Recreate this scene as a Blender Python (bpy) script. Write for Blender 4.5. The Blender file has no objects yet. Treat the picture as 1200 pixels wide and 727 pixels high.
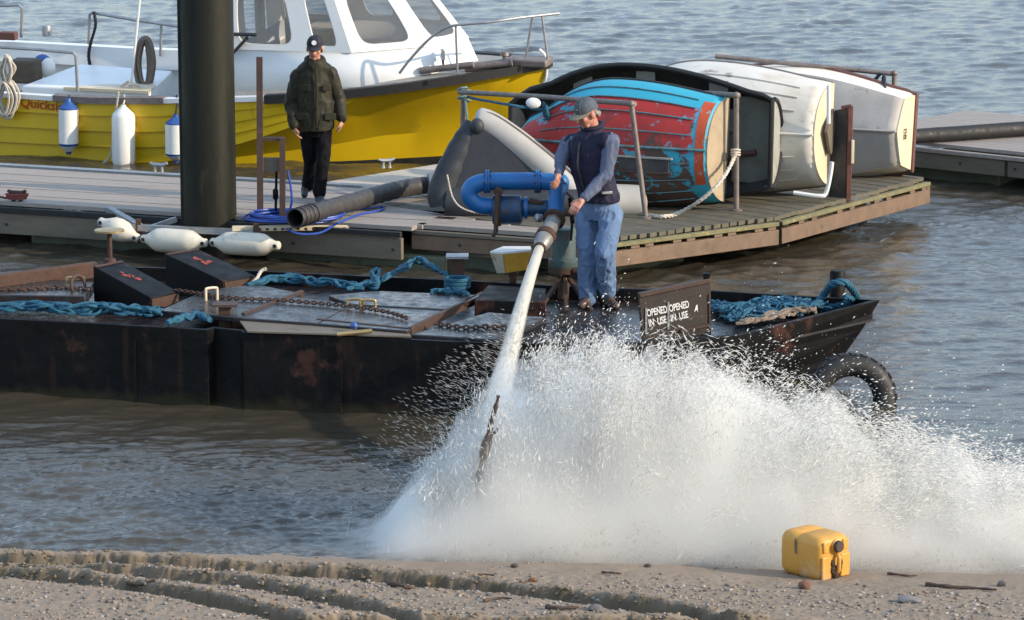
import bpy, bmesh, math, random
import numpy as np
from mathutils import Vector, Matrix, Quaternion, noise as mnoise

S = bpy.context.scene
COL = S.collection
random.seed(7)
RNG = np.random.default_rng(11)
R = math.radians

# ------------------------------------------------------------------ camera
CAM_H, FOC = 5.8, 4000.0            # metres above the water, focal length in photo pixels (1200 wide)
PITCH = math.atan(762.5 / 4000.0)
cam_d = bpy.data.cameras.new('camera'); cam = bpy.data.objects.new('camera', cam_d); COL.objects.link(cam)
cam.location = (0, 0, CAM_H); cam.rotation_euler = (math.pi / 2 - PITCH, 0, 0)
cam_d.sensor_width = 36; cam_d.lens = FOC * 36 / 1200
cam_d.clip_start = 0.5; cam_d.clip_end = 8000
S.camera = cam

# ------------------------------------------------------------------ light
SUN_AZ, SUN_EL = -21.0, 23.0          # degrees: azimuth from +X towards +Y (away from the camera)
w = bpy.data.worlds.new('World'); S.world = w; w.use_nodes = True
nt = w.node_tree; bg = nt.nodes['Background']
sky = nt.nodes.new('ShaderNodeTexSky'); sky.sky_type = 'NISHITA'; sky.sun_disc = False
sky.sun_elevation = R(SUN_EL); sky.sun_rotation = R(90 - SUN_AZ)
sky.air_density = 1.4; sky.dust_density = 1.0; sky.ozone_density = 1.6
# bluish veil added over the sky to brighten fill and water reflections
tcw = nt.nodes.new('ShaderNodeTexCoord'); mpw = nt.nodes.new('ShaderNodeMapping'); mpw.inputs['Scale'].default_value = (1, 1, 3.2); nzw = nt.nodes.new('ShaderNodeTexNoise')
nzw.inputs['Scale'].default_value = 2.4; nzw.inputs['Detail'].default_value = 6; nt.links.new(tcw.outputs['Generated'], mpw.inputs[0]); nt.links.new(mpw.outputs[0], nzw.inputs['Vector'])
mrw = nt.nodes.new('ShaderNodeMapRange'); mrw.inputs['From Min'].default_value = .35; mrw.inputs['From Max'].default_value = .68; mrw.inputs['To Min'].default_value = .22; mrw.inputs['To Max'].default_value = .75; nt.links.new(nzw.outputs['Fac'], mrw.inputs[0])
mxw = nt.nodes.new('ShaderNodeMix'); mxw.data_type = 'RGBA'; nt.links.new(mrw.outputs[0], mxw.inputs[0]); nt.links.new(sky.outputs[0], mxw.inputs[6]); mxw.inputs[7].default_value = (4.1, 5.45, 7.5, 1)
nt.links.new(mxw.outputs[2], bg.inputs[0]); bg.inputs[1].default_value = 0.15
sl = bpy.data.lights.new('sun', 'SUN'); sun = bpy.data.objects.new('sun', sl); COL.objects.link(sun)
sl.energy = 3.3; sl.angle = R(0.6); sl.color = (1.0, 0.85, 0.66)
sd = Vector((math.cos(R(SUN_AZ)) * math.cos(R(SUN_EL)), math.sin(R(SUN_AZ)) * math.cos(R(SUN_EL)), math.sin(R(SUN_EL))))
sun.rotation_euler = sd.to_track_quat('Z', 'Y').to_euler(); sun.location = (30, 20, 30)
S.view_settings.view_transform = 'Standard'; S.view_settings.look = 'None'
S.view_settings.exposure = 0.6; S.view_settings.gamma = 1.0
S.render.engine = 'CYCLES'
S.cycles.use_denoising = True
S.cycles.max_bounces = 24; S.cycles.diffuse_bounces = 5; S.cycles.glossy_bounces = 3; S.cycles.volume_bounces = 20
S.cycles.transparent_max_bounces = 96
S.cycles.caustics_reflective = False; S.cycles.caustics_refractive = False

# ------------------------------------------------------------------ geometry of the view -> real places
V3 = Vector
CF = V3((0, math.cos(PITCH), -math.sin(PITCH))); CU = V3((0, math.sin(PITCH), math.cos(PITCH)))
CAMP = V3((0, 0, CAM_H))
def ray(px, py): return CF * FOC + V3((1, 0, 0)) * (px - 600) + CU * (363.5 - py)
def onz(px, py, z=0.0):
    d = ray(px, py); return CAMP + d * ((z - CAM_H) / d.z)
def ony(px, py, y):
    d = ray(px, py); return CAMP + d * (y / d.y)
def onpl(px, py, p0, n):
    d = ray(px, py); return CAMP + d * ((V3(p0) - CAMP).dot(n) / d.dot(n))

# ------------------------------------------------------------------ object helpers
def mw(o):
    m = o.matrix_basis.copy()
    while o.parent: o = o.parent; m = o.matrix_basis @ m
    return m
def tag(o, label=None, cat=None, group=None, kind=None):
    if label: o['label'] = label
    if cat: o['category'] = cat
    if group: o['group'] = group
    if kind: o['kind'] = kind
    return o
def thing(name, label, cat, loc=(0, 0, 0), group=None, rot=None):
    o = bpy.data.objects.new(name, None); COL.objects.link(o)
    o.empty_display_size = .1
    o.location = loc
    if rot is not None:
        o.rotation_mode = 'QUATERNION'; o.rotation_quaternion = rot
    return tag(o, label, cat, group)
def copy_tree(o, parent=None):
    c = o.copy(); COL.objects.link(c); c.parent = parent
    for ch in [x for x in COL.objects if x.parent == o]: copy_tree(ch, c)
    return c
def link_mesh(name, me, m, parent=None):
    o = bpy.data.objects.new(name, me); COL.objects.link(o)
    if m is not None and not me.materials: me.materials.append(m)
    if parent is not None: o.parent = parent
    return o

def frames(pts, closed=False):
    n = len(pts); T = []
    for i in range(n):
        a = pts[i - 1] if (i > 0 or closed) else pts[i]
        b = pts[(i + 1) % n] if (i < n - 1 or closed) else pts[i]
        t = (b - a); T.append(t.normalized() if t.length > 1e-9 else V3((0, 0, 1)))
    up = V3((0, 0, 1)) if abs(T[0].z) < .9 else V3((1, 0, 0))
    N = (up - T[0] * up.dot(T[0])).normalized(); out = []
    for t in T:
        N = N - t * N.dot(t)
        if N.length < 1e-6: N = t.orthogonal()
        N.normalize(); out.append((N.copy(), t.cross(N).normalized()))
    return out
def spline(pts, k=6, closed=False):
    P = [V3(p) for p in pts]; n = len(P); out = []
    rng = range(n if closed else n - 1)
    for i in rng:
        p0 = P[i - 1] if (i > 0 or closed) else P[0] * 2 - P[1]
        p1 = P[i]; p2 = P[(i + 1) % n]
        p3 = P[(i + 2) % n] if (i + 2 < n or closed) else P[-1] * 2 - P[-2]
        for j in range(k):
            t = j / k
            out.append(.5 * ((2 * p1) + (p2 - p0) * t + (2 * p0 - 5 * p1 + 4 * p2 - p3) * t * t + (3 * p1 - p0 - 3 * p2 + p3) * t ** 3))
    if not closed: out.append(P[-1].copy())
    return out

class MB:
    def __init__(s): s.v = []; s.f = []; s.uv = None
    def add(s, vs, fs):
        b = len(s.v); s.v += [V3(v) for v in vs]; s.f += [tuple(i + b for i in f) for f in fs]; return s
    def box(s, c, size, M=None):
        c = V3(c); hx, hy, hz = [x / 2 for x in size]; vs = []
        for x, y, z in ((-1,-1,-1),(1,-1,-1),(1,1,-1),(-1,1,-1),(-1,-1,1),(1,-1,1),(1,1,1),(-1,1,1)):
            p = V3((x * hx, y * hy, z * hz)); vs.append(c + (M @ p if M is not None else p))
        return s.add(vs, [(0,3,2,1),(4,5,6,7),(0,1,5,4),(1,2,6,5),(2,3,7,6),(3,0,4,7)])
    def beam(s, p0, p1, wd, ht, up=(0, 0, 1)):
        p0, p1 = V3(p0), V3(p1); t = (p1 - p0); L = t.length; t.normalize()
        n = t.cross(V3(up)); n = n.normalized() if n.length > 1e-6 else t.orthogonal().normalized()
        u = n.cross(t)
        M = Matrix((t, n, u)).transposed()
        return s.box((p0 + p1) / 2, (L, wd, ht), M)
    def tube(s, pts, r, seg=8, closed=False, caps=True, sq=1.0):
        P = [V3(p) for p in pts]; n = len(P); fr = frames(P, closed); vs = []; fs = []
        for i in range(n):
            ri = r[i] if hasattr(r, '__len__') else r; N, B = fr[i]
            for j in range(seg):
                a = 2 * math.pi * j / seg
                vs.append(P[i] + N * (math.cos(a) * ri) + B * (math.sin(a) * ri * sq))
        for i in range(n if closed else n - 1):
            for j in range(seg):
                a = i * seg + j; b = i * seg + (j + 1) % seg; i2 = ((i + 1) % n) * seg
                fs.append((a, b, i2 + (j + 1) % seg, i2 + j))
        if caps and not closed:
            fs.append(tuple(range(seg))[::-1]); fs.append(tuple((n - 1) * seg + j for j in range(seg)))
        return s.add(vs, fs)
    def lathe(s, prof, p0, axis, seg=20, x=None):
        """prof: (radius, distance along axis)"""
        p0 = V3(p0); t = V3(axis).normalized(); N = t.orthogonal().normalized() if x is None else V3(x).normalized(); B = t.cross(N)
        vs = []; fs = []; n = len(prof)
        for r_, d in prof:
            for j in range(seg):
                a = 2 * math.pi * j / seg
                vs.append(p0 + t * d + (N * math.cos(a) + B * math.sin(a)) * max(r_, 1e-4))
        for i in range(n - 1):
            for j in range(seg):
                fs.append((i*seg+j, i*seg+(j+1)%seg, (i+1)*seg+(j+1)%seg, (i+1)*seg+j))
        fs.append(tuple(range(seg))[::-1]); fs.append(tuple((n-1)*seg+j for j in range(seg)))
        return s.add(vs, fs)
    def prism(s, poly, vec):
        P = [V3(p) for p in poly]; n = len(P); vec = V3(vec)
        vs = P + [p + vec for p in P]
        return s.add(vs, [tuple(range(n))[::-1], tuple(range(n, 2*n))] + [(i, (i+1)%n, n+(i+1)%n, n+i) for i in range(n)])
    def loft(s, rings, closed=True, caps=False):
        n = len(rings[0]); vs = [p for r_ in rings for p in r_]; fs = []
        for i in range(len(rings) - 1):
            for j in range(n if closed else n - 1):
                fs.append((i*n+j, i*n+(j+1)%n, (i+1)*n+(j+1)%n, (i+1)*n+j))
        if caps: fs.append(tuple(range(n))[::-1]); fs.append(tuple((len(rings)-1)*n+j for j in range(n)))
        return s.add(vs, fs)
    def ell(s, c, rad, M=None, nu=14, nv=9):
        c = V3(c); vs = []; fs = []
        for i in range(nv + 1):
            th = math.pi * i / nv
            for j in range(nu):
                ph = 2 * math.pi * j / nu
                p = V3((math.sin(th)*math.cos(ph)*rad[0], math.sin(th)*math.sin(ph)*rad[1], math.cos(th)*rad[2]))
                vs.append(c + (M @ p if M is not None else p))
        for i in range(nv):
            for j in range(nu): fs.append((i*nu+j, i*nu+(j+1)%nu, (i+1)*nu+(j+1)%nu, (i+1)*nu+j))
        return s.add(vs, fs)
    def torus(s, c, Rr, r, axis, seg=28, rs=10, x=None, arc=None):
        t = V3(axis).normalized(); N = t.orthogonal().normalized() if x is None else V3(x).normalized(); B = t.cross(N); c = V3(c)
        return s.tube([c + (N*math.cos(2*math.pi*i/seg) + B*math.sin(2*math.pi*i/seg)) * Rr for i in range(seg)], r, rs, closed=True)
    def mesh(s, name, smooth=40, doubles=True):
        me = bpy.data.meshes.new(name); me.from_pydata([tuple(v) for v in s.v], [], s.f)
        bm = bmesh.new(); bm.from_mesh(me)
        if doubles: bmesh.ops.remove_doubles(bm, verts=bm.verts, dist=1e-5)
        bmesh.ops.recalc_face_normals(bm, faces=bm.faces); bm.to_mesh(me); bm.free()
        if smooth:
            me.shade_smooth(); me.set_sharp_from_angle(angle=R(smooth))
        return me
    def build(s, name, m, parent=None, loc=None, smooth=40, bevel=0, doubles=True, local=False):
        """vertices are world places; they are moved into the frame of the parent or of loc"""
        if parent is not None and not local:
            inv = mw(parent).inverted(); s.v = [inv @ v for v in s.v]
        elif parent is None:
            if loc is None:
                lo = [min(v[i] for v in s.v) for i in range(3)]; hi = [max(v[i] for v in s.v) for i in range(3)]
                loc = V3(((lo[0]+hi[0])/2, (lo[1]+hi[1])/2, lo[2]))
            loc = V3(loc); s.v = [v - loc for v in s.v]
        o = link_mesh(name, s.mesh(name, smooth, doubles), m, parent)
        if parent is None: o.location = loc
        if bevel:
            b = o.modifiers.new('bevel', 'BEVEL'); b.width = bevel; b.segments = 2; b.limit_method = 'ANGLE'; b.angle_limit = R(40)
        return o

# ------------------------------------------------------------------ materials
def rgb(h): # photo-like sRGB hex to linear
    c = [int(h[i:i+2], 16) / 255 for i in (0, 2, 4)]
    return tuple(x/12.92 if x <= .04045 else ((x+.055)/1.055)**2.4 for x in c)
def mat(name, c1, c2=None, scale=6, rough=.6, metal=0, spots=None, spots2=None, bump=.15, bscale=60, stretch=(1,1,1), rvar=.15, spec=.5, coords='Object', contrast=.5, detail=6, bdist=.01):
    m = bpy.data.materials.new(name); m.use_nodes = True; t = m.node_tree; N = t.nodes; L = t.links
    b = N['Principled BSDF']; tc = N.new('ShaderNodeTexCoord'); mp = N.new('ShaderNodeMapping')
    L.new(tc.outputs[coords], mp.inputs[0]); mp.inputs['Scale'].default_value = stretch
    def nz(sc, det=detail, ro=.6):
        n = N.new('ShaderNodeTexNoise'); n.inputs['Scale'].default_value = sc; n.inputs['Detail'].default_value = det; n.inputs['Roughness'].default_value = ro
        L.new(mp.outputs[0], n.inputs['Vector']); return n.outputs['Fac']
    def ramp(src, a, bb):
        r_ = N.new('ShaderNodeMapRange'); r_.inputs['From Min'].default_value = a; r_.inputs['From Max'].default_value = bb
        L.new(src, r_.inputs[0]); return r_.outputs[0]
    def mix(fac, a, bb):
        x = N.new('ShaderNodeMix'); x.data_type = 'RGBA'; L.new(fac, x.inputs[0])
        if isinstance(a, tuple): x.inputs[6].default_value = (*a, 1)
        else: L.new(a, x.inputs[6])
        if isinstance(bb, tuple): x.inputs[7].default_value = (*bb, 1)
        else: L.new(bb, x.inputs[7])
        return x.outputs[2]
    c2 = c2 or tuple(x * .75 for x in c1)
    n1 = nz(scale)
    col = mix(ramp(n1, .5 - contrast*.4, .5 + contrast*.4), tuple(c1), tuple(c2))
    for sp in (spots, spots2):
        if sp:
            c, sc, th = sp[:3]; wd = sp[3] if len(sp) > 3 else .06
            col = mix(ramp(nz(sc, 8, .65), th, th + wd), col, tuple(c))
    L.new(col, b.inputs['Base Color'])
    b.inputs['Metallic'].default_value = metal; b.inputs['Specular IOR Level'].default_value = spec
    rr = N.new('ShaderNodeMapRange'); L.new(nz(scale*2.3), rr.inputs[0]); rr.inputs['From Min'].default_value = .3; rr.inputs['From Max'].default_value = .7
    rr.inputs['To Min'].default_value = max(.03, rough - rvar); rr.inputs['To Max'].default_value = min(1, rough + rvar)
    L.new(rr.outputs[0], b.inputs['Roughness'])
    if bump:
        bp = N.new('ShaderNodeBump'); bp.inputs['Strength'].default_value = bump; bp.inputs['Distance'].default_value = bdist
        L.new(nz(bscale, 4), bp.inputs['Height']); L.new(bp.outputs[0], b.inputs['Normal'])
    m['nodes'] = 1
    return m
M = {}
rust = (.075, .036, .021)
M['black_steel'] = mat('black steel', (.003,.0034,.0042), (.006,.0058,.0055), 3, .55, 0, ((.055,.024,.018), 1.5, .575, .05), ((.018,.011,.009), 5, .60, .12), .25, 30, spec=.18)
M['deck_steel'] = mat('deck steel', (.022,.0225,.026), (.042,.038,.038), 5, .27, .2, ((.06,.03,.02), 3, .52, .12), None, .2, 50, rvar=.22)
M['rust_steel'] = mat('rust steel', rust, (.06,.03,.02), 9, .75, .1, ((.035,.025,.022), 14, .55, .1), None, .35, 90)
M['brown_steel'] = mat('brown steel', (.08,.045,.034), (.05,.03,.024), 6, .6, .1, ((.12,.055,.03), 16, .6, .1), None, .3, 80)
M['pile'] = mat('pile coating', (.010,.0105,.0075), (.019,.019,.012), 3, .5, 0, ((.035,.033,.022), 9, .6, .12), None, .3, 30, stretch=(1,1,.25), spec=.25)
M['grey_wood'] = mat('grey wood', (.36,.31,.27), (.26,.22,.19), 7, .75, 0, ((.18,.15,.12), 20, .6, .15), None, .4, 60, stretch=(.25,3,3))
M['fascia'] = mat('fascia timber', (.17,.14,.1), (.12,.1,.075), 5, .7, 0, ((.07,.055,.04), 12, .62, .1), None, .35, 60, stretch=(.4,.4,2))
M['fascia_brown'] = mat('fascia brown', (.2,.13,.085), (.13,.085,.055), 5, .7, 0, ((.09,.06,.04), 10, .6, .1), None, .35, 60)
M['boat_deck'] = mat('damp deck timber', (.13,.115,.08), (.085,.075,.055), 6, .8, 0, ((.17,.15,.06), 9, .6, .15), None, .4, 70, stretch=(1,1,1))
M['moss_wood'] = mat('mossy wood', (.21,.19,.09), (.13,.12,.07), 8, .8, 0, ((.33,.28,.08), 14, .58, .1), None, .4, 70)
M['float'] = mat('float concrete', (.12,.13,.085), (.07,.08,.055), 4, .7, 0, ((.04,.045,.03), 7, .58, .15), None, .3, 40)
M['slab'] = mat('dock slab', (.5,.42,.33), (.42,.35,.28), 4, .75, 0, ((.3,.26,.2), 11, .63, .15), None, .2, 60)
M['galv'] = mat('galvanised steel', (.36,.37,.38), (.25,.26,.27), 12, .45, .6, ((.2,.13,.09), 10, .66, .1), None, .15, 60)
M['pipe_grey'] = mat('scaffold pipe', (.25,.21,.19), (.15,.12,.11), 12, .55, .3, ((.13,.07,.05), 15, .6, .1), None, .2, 80)
M['fender'] = mat('fender vinyl', (.68,.63,.53), (.58,.53,.43), 5, .5, 0, ((.25,.21,.15), 16, .62, .08), None, .15, 50)
M['fender_clean'] = mat('fender white', (.78,.77,.73), (.7,.69,.65), 5, .4, 0, ((.5,.47,.4), 12, .66, .12), None, .1, 50)
M['fender_blue'] = mat('fender blue', (.03,.1,.32), (.02,.07,.25), 8, .4, bump=.1)
M['yellow'] = mat('yellow gelcoat', (.68,.45,.007), (.6,.39,.007), 2.2, .36, 0, ((.36,.25,.02), 5, .62, .16), ((.22,.17,.05), 14, .68, .08), .08, 12, rvar=.1, stretch=(1,1,.45))
M['white_gel'] = mat('white gelcoat', (.8,.8,.79), (.74,.74,.72), 3, .35, 0, ((.55,.53,.48), 10, .7, .12), None, .04, 20, rvar=.08)
M['antifoul'] = mat('antifouling black', (.018,.017,.016), (.03,.028,.024), 5, .6)
M['rubber'] = mat('black rubber', (.011,.011,.012), (.018,.0175,.017), 8, .65, 0, ((.04,.037,.032), 12, .66, .1), None, .2, 60)
M['grey_deck'] = mat('grey deck paint', (.3,.29,.27), (.22,.21,.19), 8, .65, 0, ((.13,.12,.1), 16, .6, .1))
M['rope_white'] = mat('white rope', (.62,.56,.47), (.45,.4,.33), 30, .85, bump=.6, bscale=120)
M['rope_brown'] = mat('brown rope', (.22,.17,.13), (.14,.11,.09), 30, .9, bump=.6, bscale=120)
M['rope_blue'] = mat('blue rope', (.02,.13,.2), (.01,.065,.12), 18, .8, 0, ((.06,.2,.25), 40, .6, .1), None, .7, 150)
M['rope_dark'] = mat('dark rope', (.03,.03,.04), (.02,.02,.025), 30, .85, bump=.6, bscale=120)
M['hose_blue'] = mat('blue hose', (.02,.07,.36), (.015,.05,.26), 10, .4)
M['hose_grey'] = mat('grey hose', (.05,.046,.046), (.035,.033,.033), 8, .55, 0, ((.12,.105,.09), 14, .64, .12))
M['blue_paint'] = mat('blue pump paint', (.012,.135,.38), (.01,.10,.30), 6, .42, 0, ((.07,.04,.03), 9, .64, .06), ((.02,.035,.06), 5, .56, .15), .15, 60)
M['blue_dark'] = mat('oily blue paint', (.018,.07,.17), (.012,.035,.07), 8, .45, 0, ((.06,.035,.025), 10, .56, .1), None, .3, 60)
M['pump_green'] = mat('green pump paint', (.075,.12,.12), (.045,.07,.07), 8, .5, 0, ((.11,.06,.04), 9, .56, .1), None, .3, 60)
M['alu'] = mat('bare alloy', (.36,.35,.33), (.25,.24,.23), 10, .42, .6, ((.2,.13,.09), 14, .66, .1), None, .1, 60)
M['black'] = mat('black plastic', (.02,.02,.022), (.03,.03,.032), 8, .5)
M['brass'] = mat('old brass', (.45,.33,.16), (.3,.22,.1), 12, .4, .6)
M['cream'] = mat('cream paint', (.72,.6,.42), (.65,.53,.36), 6, .5, 0, ((.4,.3,.2), 16, .68, .1), None, .1, 50)
M['brown_wood'] = mat('brown varnished wood', (.16,.06,.045), (.1,.04,.03), 12, .6, stretch=(.3,1,1))
M['grey_boat'] = mat('grey boat paint', (.36,.36,.32), (.28,.28,.25), 6, .6, 0, ((.17,.16,.13), 12, .62, .12), None, .2, 50)
M['dark_boat'] = mat('dark boat inside', (.06,.055,.05), (.03,.028,.026), 6, .7, 0, ((.11,.07,.05), 9, .6, .1))
M['white_boat'] = mat('chalky white hull', (.70,.67,.61), (.61,.57,.5), 3, .55, 0, ((.33,.29,.25), 5, .62, .07), ((.5,.43,.34), 2.2, .54, .2), .15, 40, stretch=(.7,1.3,1.3))
M['offwhite_boat'] = mat('off white hull', (.7,.69,.66), (.6,.58,.55), 3, .5, 0, ((.48,.42,.35), 6, .62, .2), None, .1, 40)
M['inflatable'] = mat('grey hypalon', (.41,.395,.37), (.34,.33,.31), 4, .55, 0, ((.33,.29,.24), 12, .63, .12), None, .12, 30)
M['dark_fabric'] = mat('dark hull fabric', (.03,.034,.042), (.02,.023,.03), 6, .6, bump=.2)
M['white_paint'] = mat('white lettering paint', (.78,.77,.74), (.68,.67,.64), 20, .6)
M['red_letter'] = mat('red lettering', (.42,.045,.012), (.36,.035,.01), 20, .5)
M['red_paint'] = mat('red marking paint', (.32,.05,.03), (.2,.04,.03), 30, .7)

hs = M['black_steel'].copy(); hs.name = 'barge side steel'; N_, L_ = hs.node_tree.nodes, hs.node_tree.links; b_ = N_['Principled BSDF']
def _n(t): return N_.new(t)
tc_ = _n('ShaderNodeTexCoord'); mp1 = _n('ShaderNodeMapping'); mp1.inputs['Scale'].default_value = (7, 7, .7); L_.new(tc_.outputs['Object'], mp1.inputs[0])
nz1 = _n('ShaderNodeTexNoise'); nz1.inputs['Scale'].default_value = 1.6; nz1.inputs['Detail'].default_value = 7; L_.new(mp1.outputs[0], nz1.inputs['Vector'])
mr1 = _n('ShaderNodeMapRange'); mr1.inputs['From Min'].default_value = .58; mr1.inputs['From Max'].default_value = .74; mr1.inputs['To Max'].default_value = .75; L_.new(nz1.outputs['Fac'], mr1.inputs[0])
mxa = _n('ShaderNodeMix'); mxa.data_type = 'RGBA'; L_.new(mr1.outputs[0], mxa.inputs[0]); L_.new(b_.inputs['Base Color'].links[0].from_socket, mxa.inputs[6]); mxa.inputs[7].default_value = (.032,.016,.011,1)
sp_ = _n('ShaderNodeSeparateXYZ'); L_.new(tc_.outputs['Object'], sp_.inputs[0]); nz2 = _n('ShaderNodeTexNoise'); nz2.inputs['Scale'].default_value = 9; nz2.inputs['Detail'].default_value = 6; L_.new(tc_.outputs['Object'], nz2.inputs['Vector'])
ma = _n('ShaderNodeMath'); ma.operation = 'MULTIPLY_ADD'; L_.new(nz2.outputs['Fac'], ma.inputs[0]); ma.inputs[1].default_value = .16; L_.new(sp_.outputs[2], ma.inputs[2])
mr2 = _n('ShaderNodeMapRange'); mr2.inputs['From Min'].default_value = .19; mr2.inputs['From Max'].default_value = .11; L_.new(ma.outputs[0], mr2.inputs[0])
mxb = _n('ShaderNodeMix'); mxb.data_type = 'RGBA'; L_.new(mr2.outputs[0], mxb.inputs[0]); L_.new(mxa.outputs[2], mxb.inputs[6]); mxb.inputs[7].default_value = (.022,.02,.011,1); L_.new(mxb.outputs[2], b_.inputs['Base Color'])
nz3 = _n('ShaderNodeTexNoise'); nz3.inputs['Scale'].default_value = 2.6; nz3.inputs['Detail'].default_value = 3; L_.new(tc_.outputs['Object'], nz3.inputs['Vector']); bp3 = _n('ShaderNodeBump'); bp3.inputs['Strength'].default_value = .5; bp3.inputs['Distance'].default_value = .05; L_.new(nz3.outputs['Fac'], bp3.inputs['Height']); L_.new(b_.inputs['Normal'].links[0].from_socket, bp3.inputs['Normal']); L_.new(bp3.outputs[0], b_.inputs['Normal'])
M['hull_steel'] = hs
def nodes(m):
    return m.node_tree.nodes, m.node_tree.links
# ================================================================== WATER, BEACH
def vnoise(x, y, seed=0):
    xi = np.floor(x).astype(np.int64); yi = np.floor(y).astype(np.int64); fx = x - xi; fy = y - yi
    fx = fx*fx*(3-2*fx); fy = fy*fy*(3-2*fy)
    def h(a, b):
        n = (a*374761393 + b*668265263 + seed*982451653) & 0x7fffffff
        n = ((n ^ (n >> 13)) * 1274126177) & 0x7fffffff
        return ((n ^ (n >> 16)) & 0xffff) / 65535.0
    return (h(xi,yi)*(1-fx)+h(xi+1,yi)*fx)*(1-fy) + (h(xi,yi+1)*(1-fx)+h(xi+1,yi+1)*fx)*fy
def fbm(x, y, seed=0, oct=4):
    s = 0; a = .5
    for i in range(oct): s = s + a*vnoise(x*2**i, y*2**i, seed+i*17); a *= .5
    return s - .5
def grid_mesh(name, X, Y, Z):
    r, c = X.shape; n = r*c
    co = np.stack([X, Y, Z], -1).reshape(-1, 3).astype(np.float32)
    i = np.arange(n).reshape(r, c); q = np.stack([i[:-1,:-1], i[:-1,1:], i[1:,1:], i[1:,:-1]], -1).reshape(-1, 4)
    me = bpy.data.meshes.new(name); me.vertices.add(n); me.vertices.foreach_set('co', co.ravel())
    me.loops.add(q.size); me.loops.foreach_set('vertex_index', q.ravel().astype(np.int32))
    me.polygons.add(len(q)); me.polygons.foreach_set('loop_start', (np.arange(len(q))*4).astype(np.int32))
    me.update(calc_edges=True); me.validate(); me.shade_smooth(); return me

# water: one sheet to the horizon, finely waved where it is seen
ys = np.concatenate([np.array([2, 8, 14, 18, 20.5]), 1/np.linspace(1/21.6, 1/62, 760), np.array([66, 72, 85, 110, 160, 300, 700, 2000, 6000])])
half = np.linspace(-.185, .185, 440)
xs = np.concatenate([np.array([-400., -20, -4, -1, -.4, -.25]), half, np.array([.25, .4, 1, 4, 20, 400.])])
YY, TT = np.meshgrid(ys, xs, indexing='ij'); XX = TT*np.maximum(YY, 21)
XX = np.clip(XX, -6000, 6000)
ZZ = np.zeros_like(XX); rw = np.random.default_rng(3)
for k in range(22):
    lam = .95*(.14/.95)**(k/21); ang = R(-78) + rw.normal(0, .42); amp = .019*lam**.9
    kx, ky = math.cos(ang)*2*math.pi/lam, math.sin(ang)*2*math.pi/lam
    ph = kx*XX + ky*YY + rw.random()*6.28 + 7*vnoise(XX*.55/lam**.5+k*3.1, YY*.4/lam**.5, k)
    env = np.clip(vnoise(XX*.7/lam+k, YY*.5/lam, k+50)*1.9-.45, 0, 1)
    fade = np.clip((lam - YY*YY*5e-5)/(lam*.5), 0, 1)
    ZZ += amp*fade*env*np.exp(1.7*(np.sin(ph)-1))*1.5
base_Z = ZZ.copy()
for k in range(16):
    lam = .22*(.065/.22)**(k/15); ang = R(-84) + rw.normal(0, .6); kx, ky = math.cos(ang)*2*math.pi/lam, math.sin(ang)*2*math.pi/lam
    ph = kx*XX + ky*YY + rw.random()*6.28 + 8*vnoise(XX*1.6+k*3.1, YY*1.3, k+200)
    env = np.clip(vnoise(XX*3.2+k, YY*2.6, k+250)*1.8-.3, 0, 1)*np.clip((25.4-YY)/1.2, 0, 1)
    ZZ += .028*lam*env*(np.exp(1.3*(np.sin(ph)-1))*1.5)
gust = .45 + .9*np.clip(fbm(XX*.16, YY*.09, 5, 3)+.55, 0, 1)
lee = np.clip((YY-26)/8, 0, 1)*.6+.42
ZZ = base_Z*gust*lee + (ZZ-base_Z)
ZZ[(YY < 21.6) | (YY > 62) | (np.abs(TT) > .2)] = 0
me = grid_mesh('water', XX, YY, ZZ - .012)
m = bpy.data.materials.new('river water'); m.use_nodes = True; N, L = nodes(m); b = N['Principled BSDF']
b.inputs['Base Color'].default_value = (.05, .042, .026, 1); b.inputs['Roughness'].default_value = .06; b.inputs['IOR'].default_value = 1.5
tc = N.new('ShaderNodeTexCoord'); mp = N.new('ShaderNodeMapping'); mp.inputs['Rotation'].default_value = (0,0,R(20)); mp.inputs['Scale'].default_value = (1, 1.7, 1)
L.new(tc.outputs['Object'], mp.inputs[0])
n1 = N.new('ShaderNodeTexNoise'); n1.inputs['Scale'].default_value = 6.5; n1.inputs['Detail'].default_value = 5; n1.inputs['Roughness'].default_value = .62; n1.inputs['Distortion'].default_value = .4
L.new(mp.outputs[0], n1.inputs['Vector'])
bp = N.new('ShaderNodeBump'); bp.inputs['Strength'].default_value = .45; bp.inputs['Distance'].default_value = .03
L.new(n1.outputs['Fac'], bp.inputs['Height']); L.new(bp.outputs[0], b.inputs['Normal'])
n2 = N.new('ShaderNodeTexNoise'); n2.inputs['Scale'].default_value = .5; n2.inputs['Detail'].default_value = 5; L.new(tc.outputs['Object'], n2.inputs['Vector'])
mx = N.new('ShaderNodeMix'); mx.data_type = 'RGBA'; L.new(n2.outputs['Fac'], mx.inputs[0]); mx.inputs[6].default_value = (.034,.029,.02,1); mx.inputs[7].default_value = (.066,.056,.040,1)
L.new(mx.outputs[2], b.inputs['Base Color'])
water = link_mesh('water', me, m); tag(water, 'choppy muddy river water around the docks and boats', 'water', kind='structure')

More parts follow.
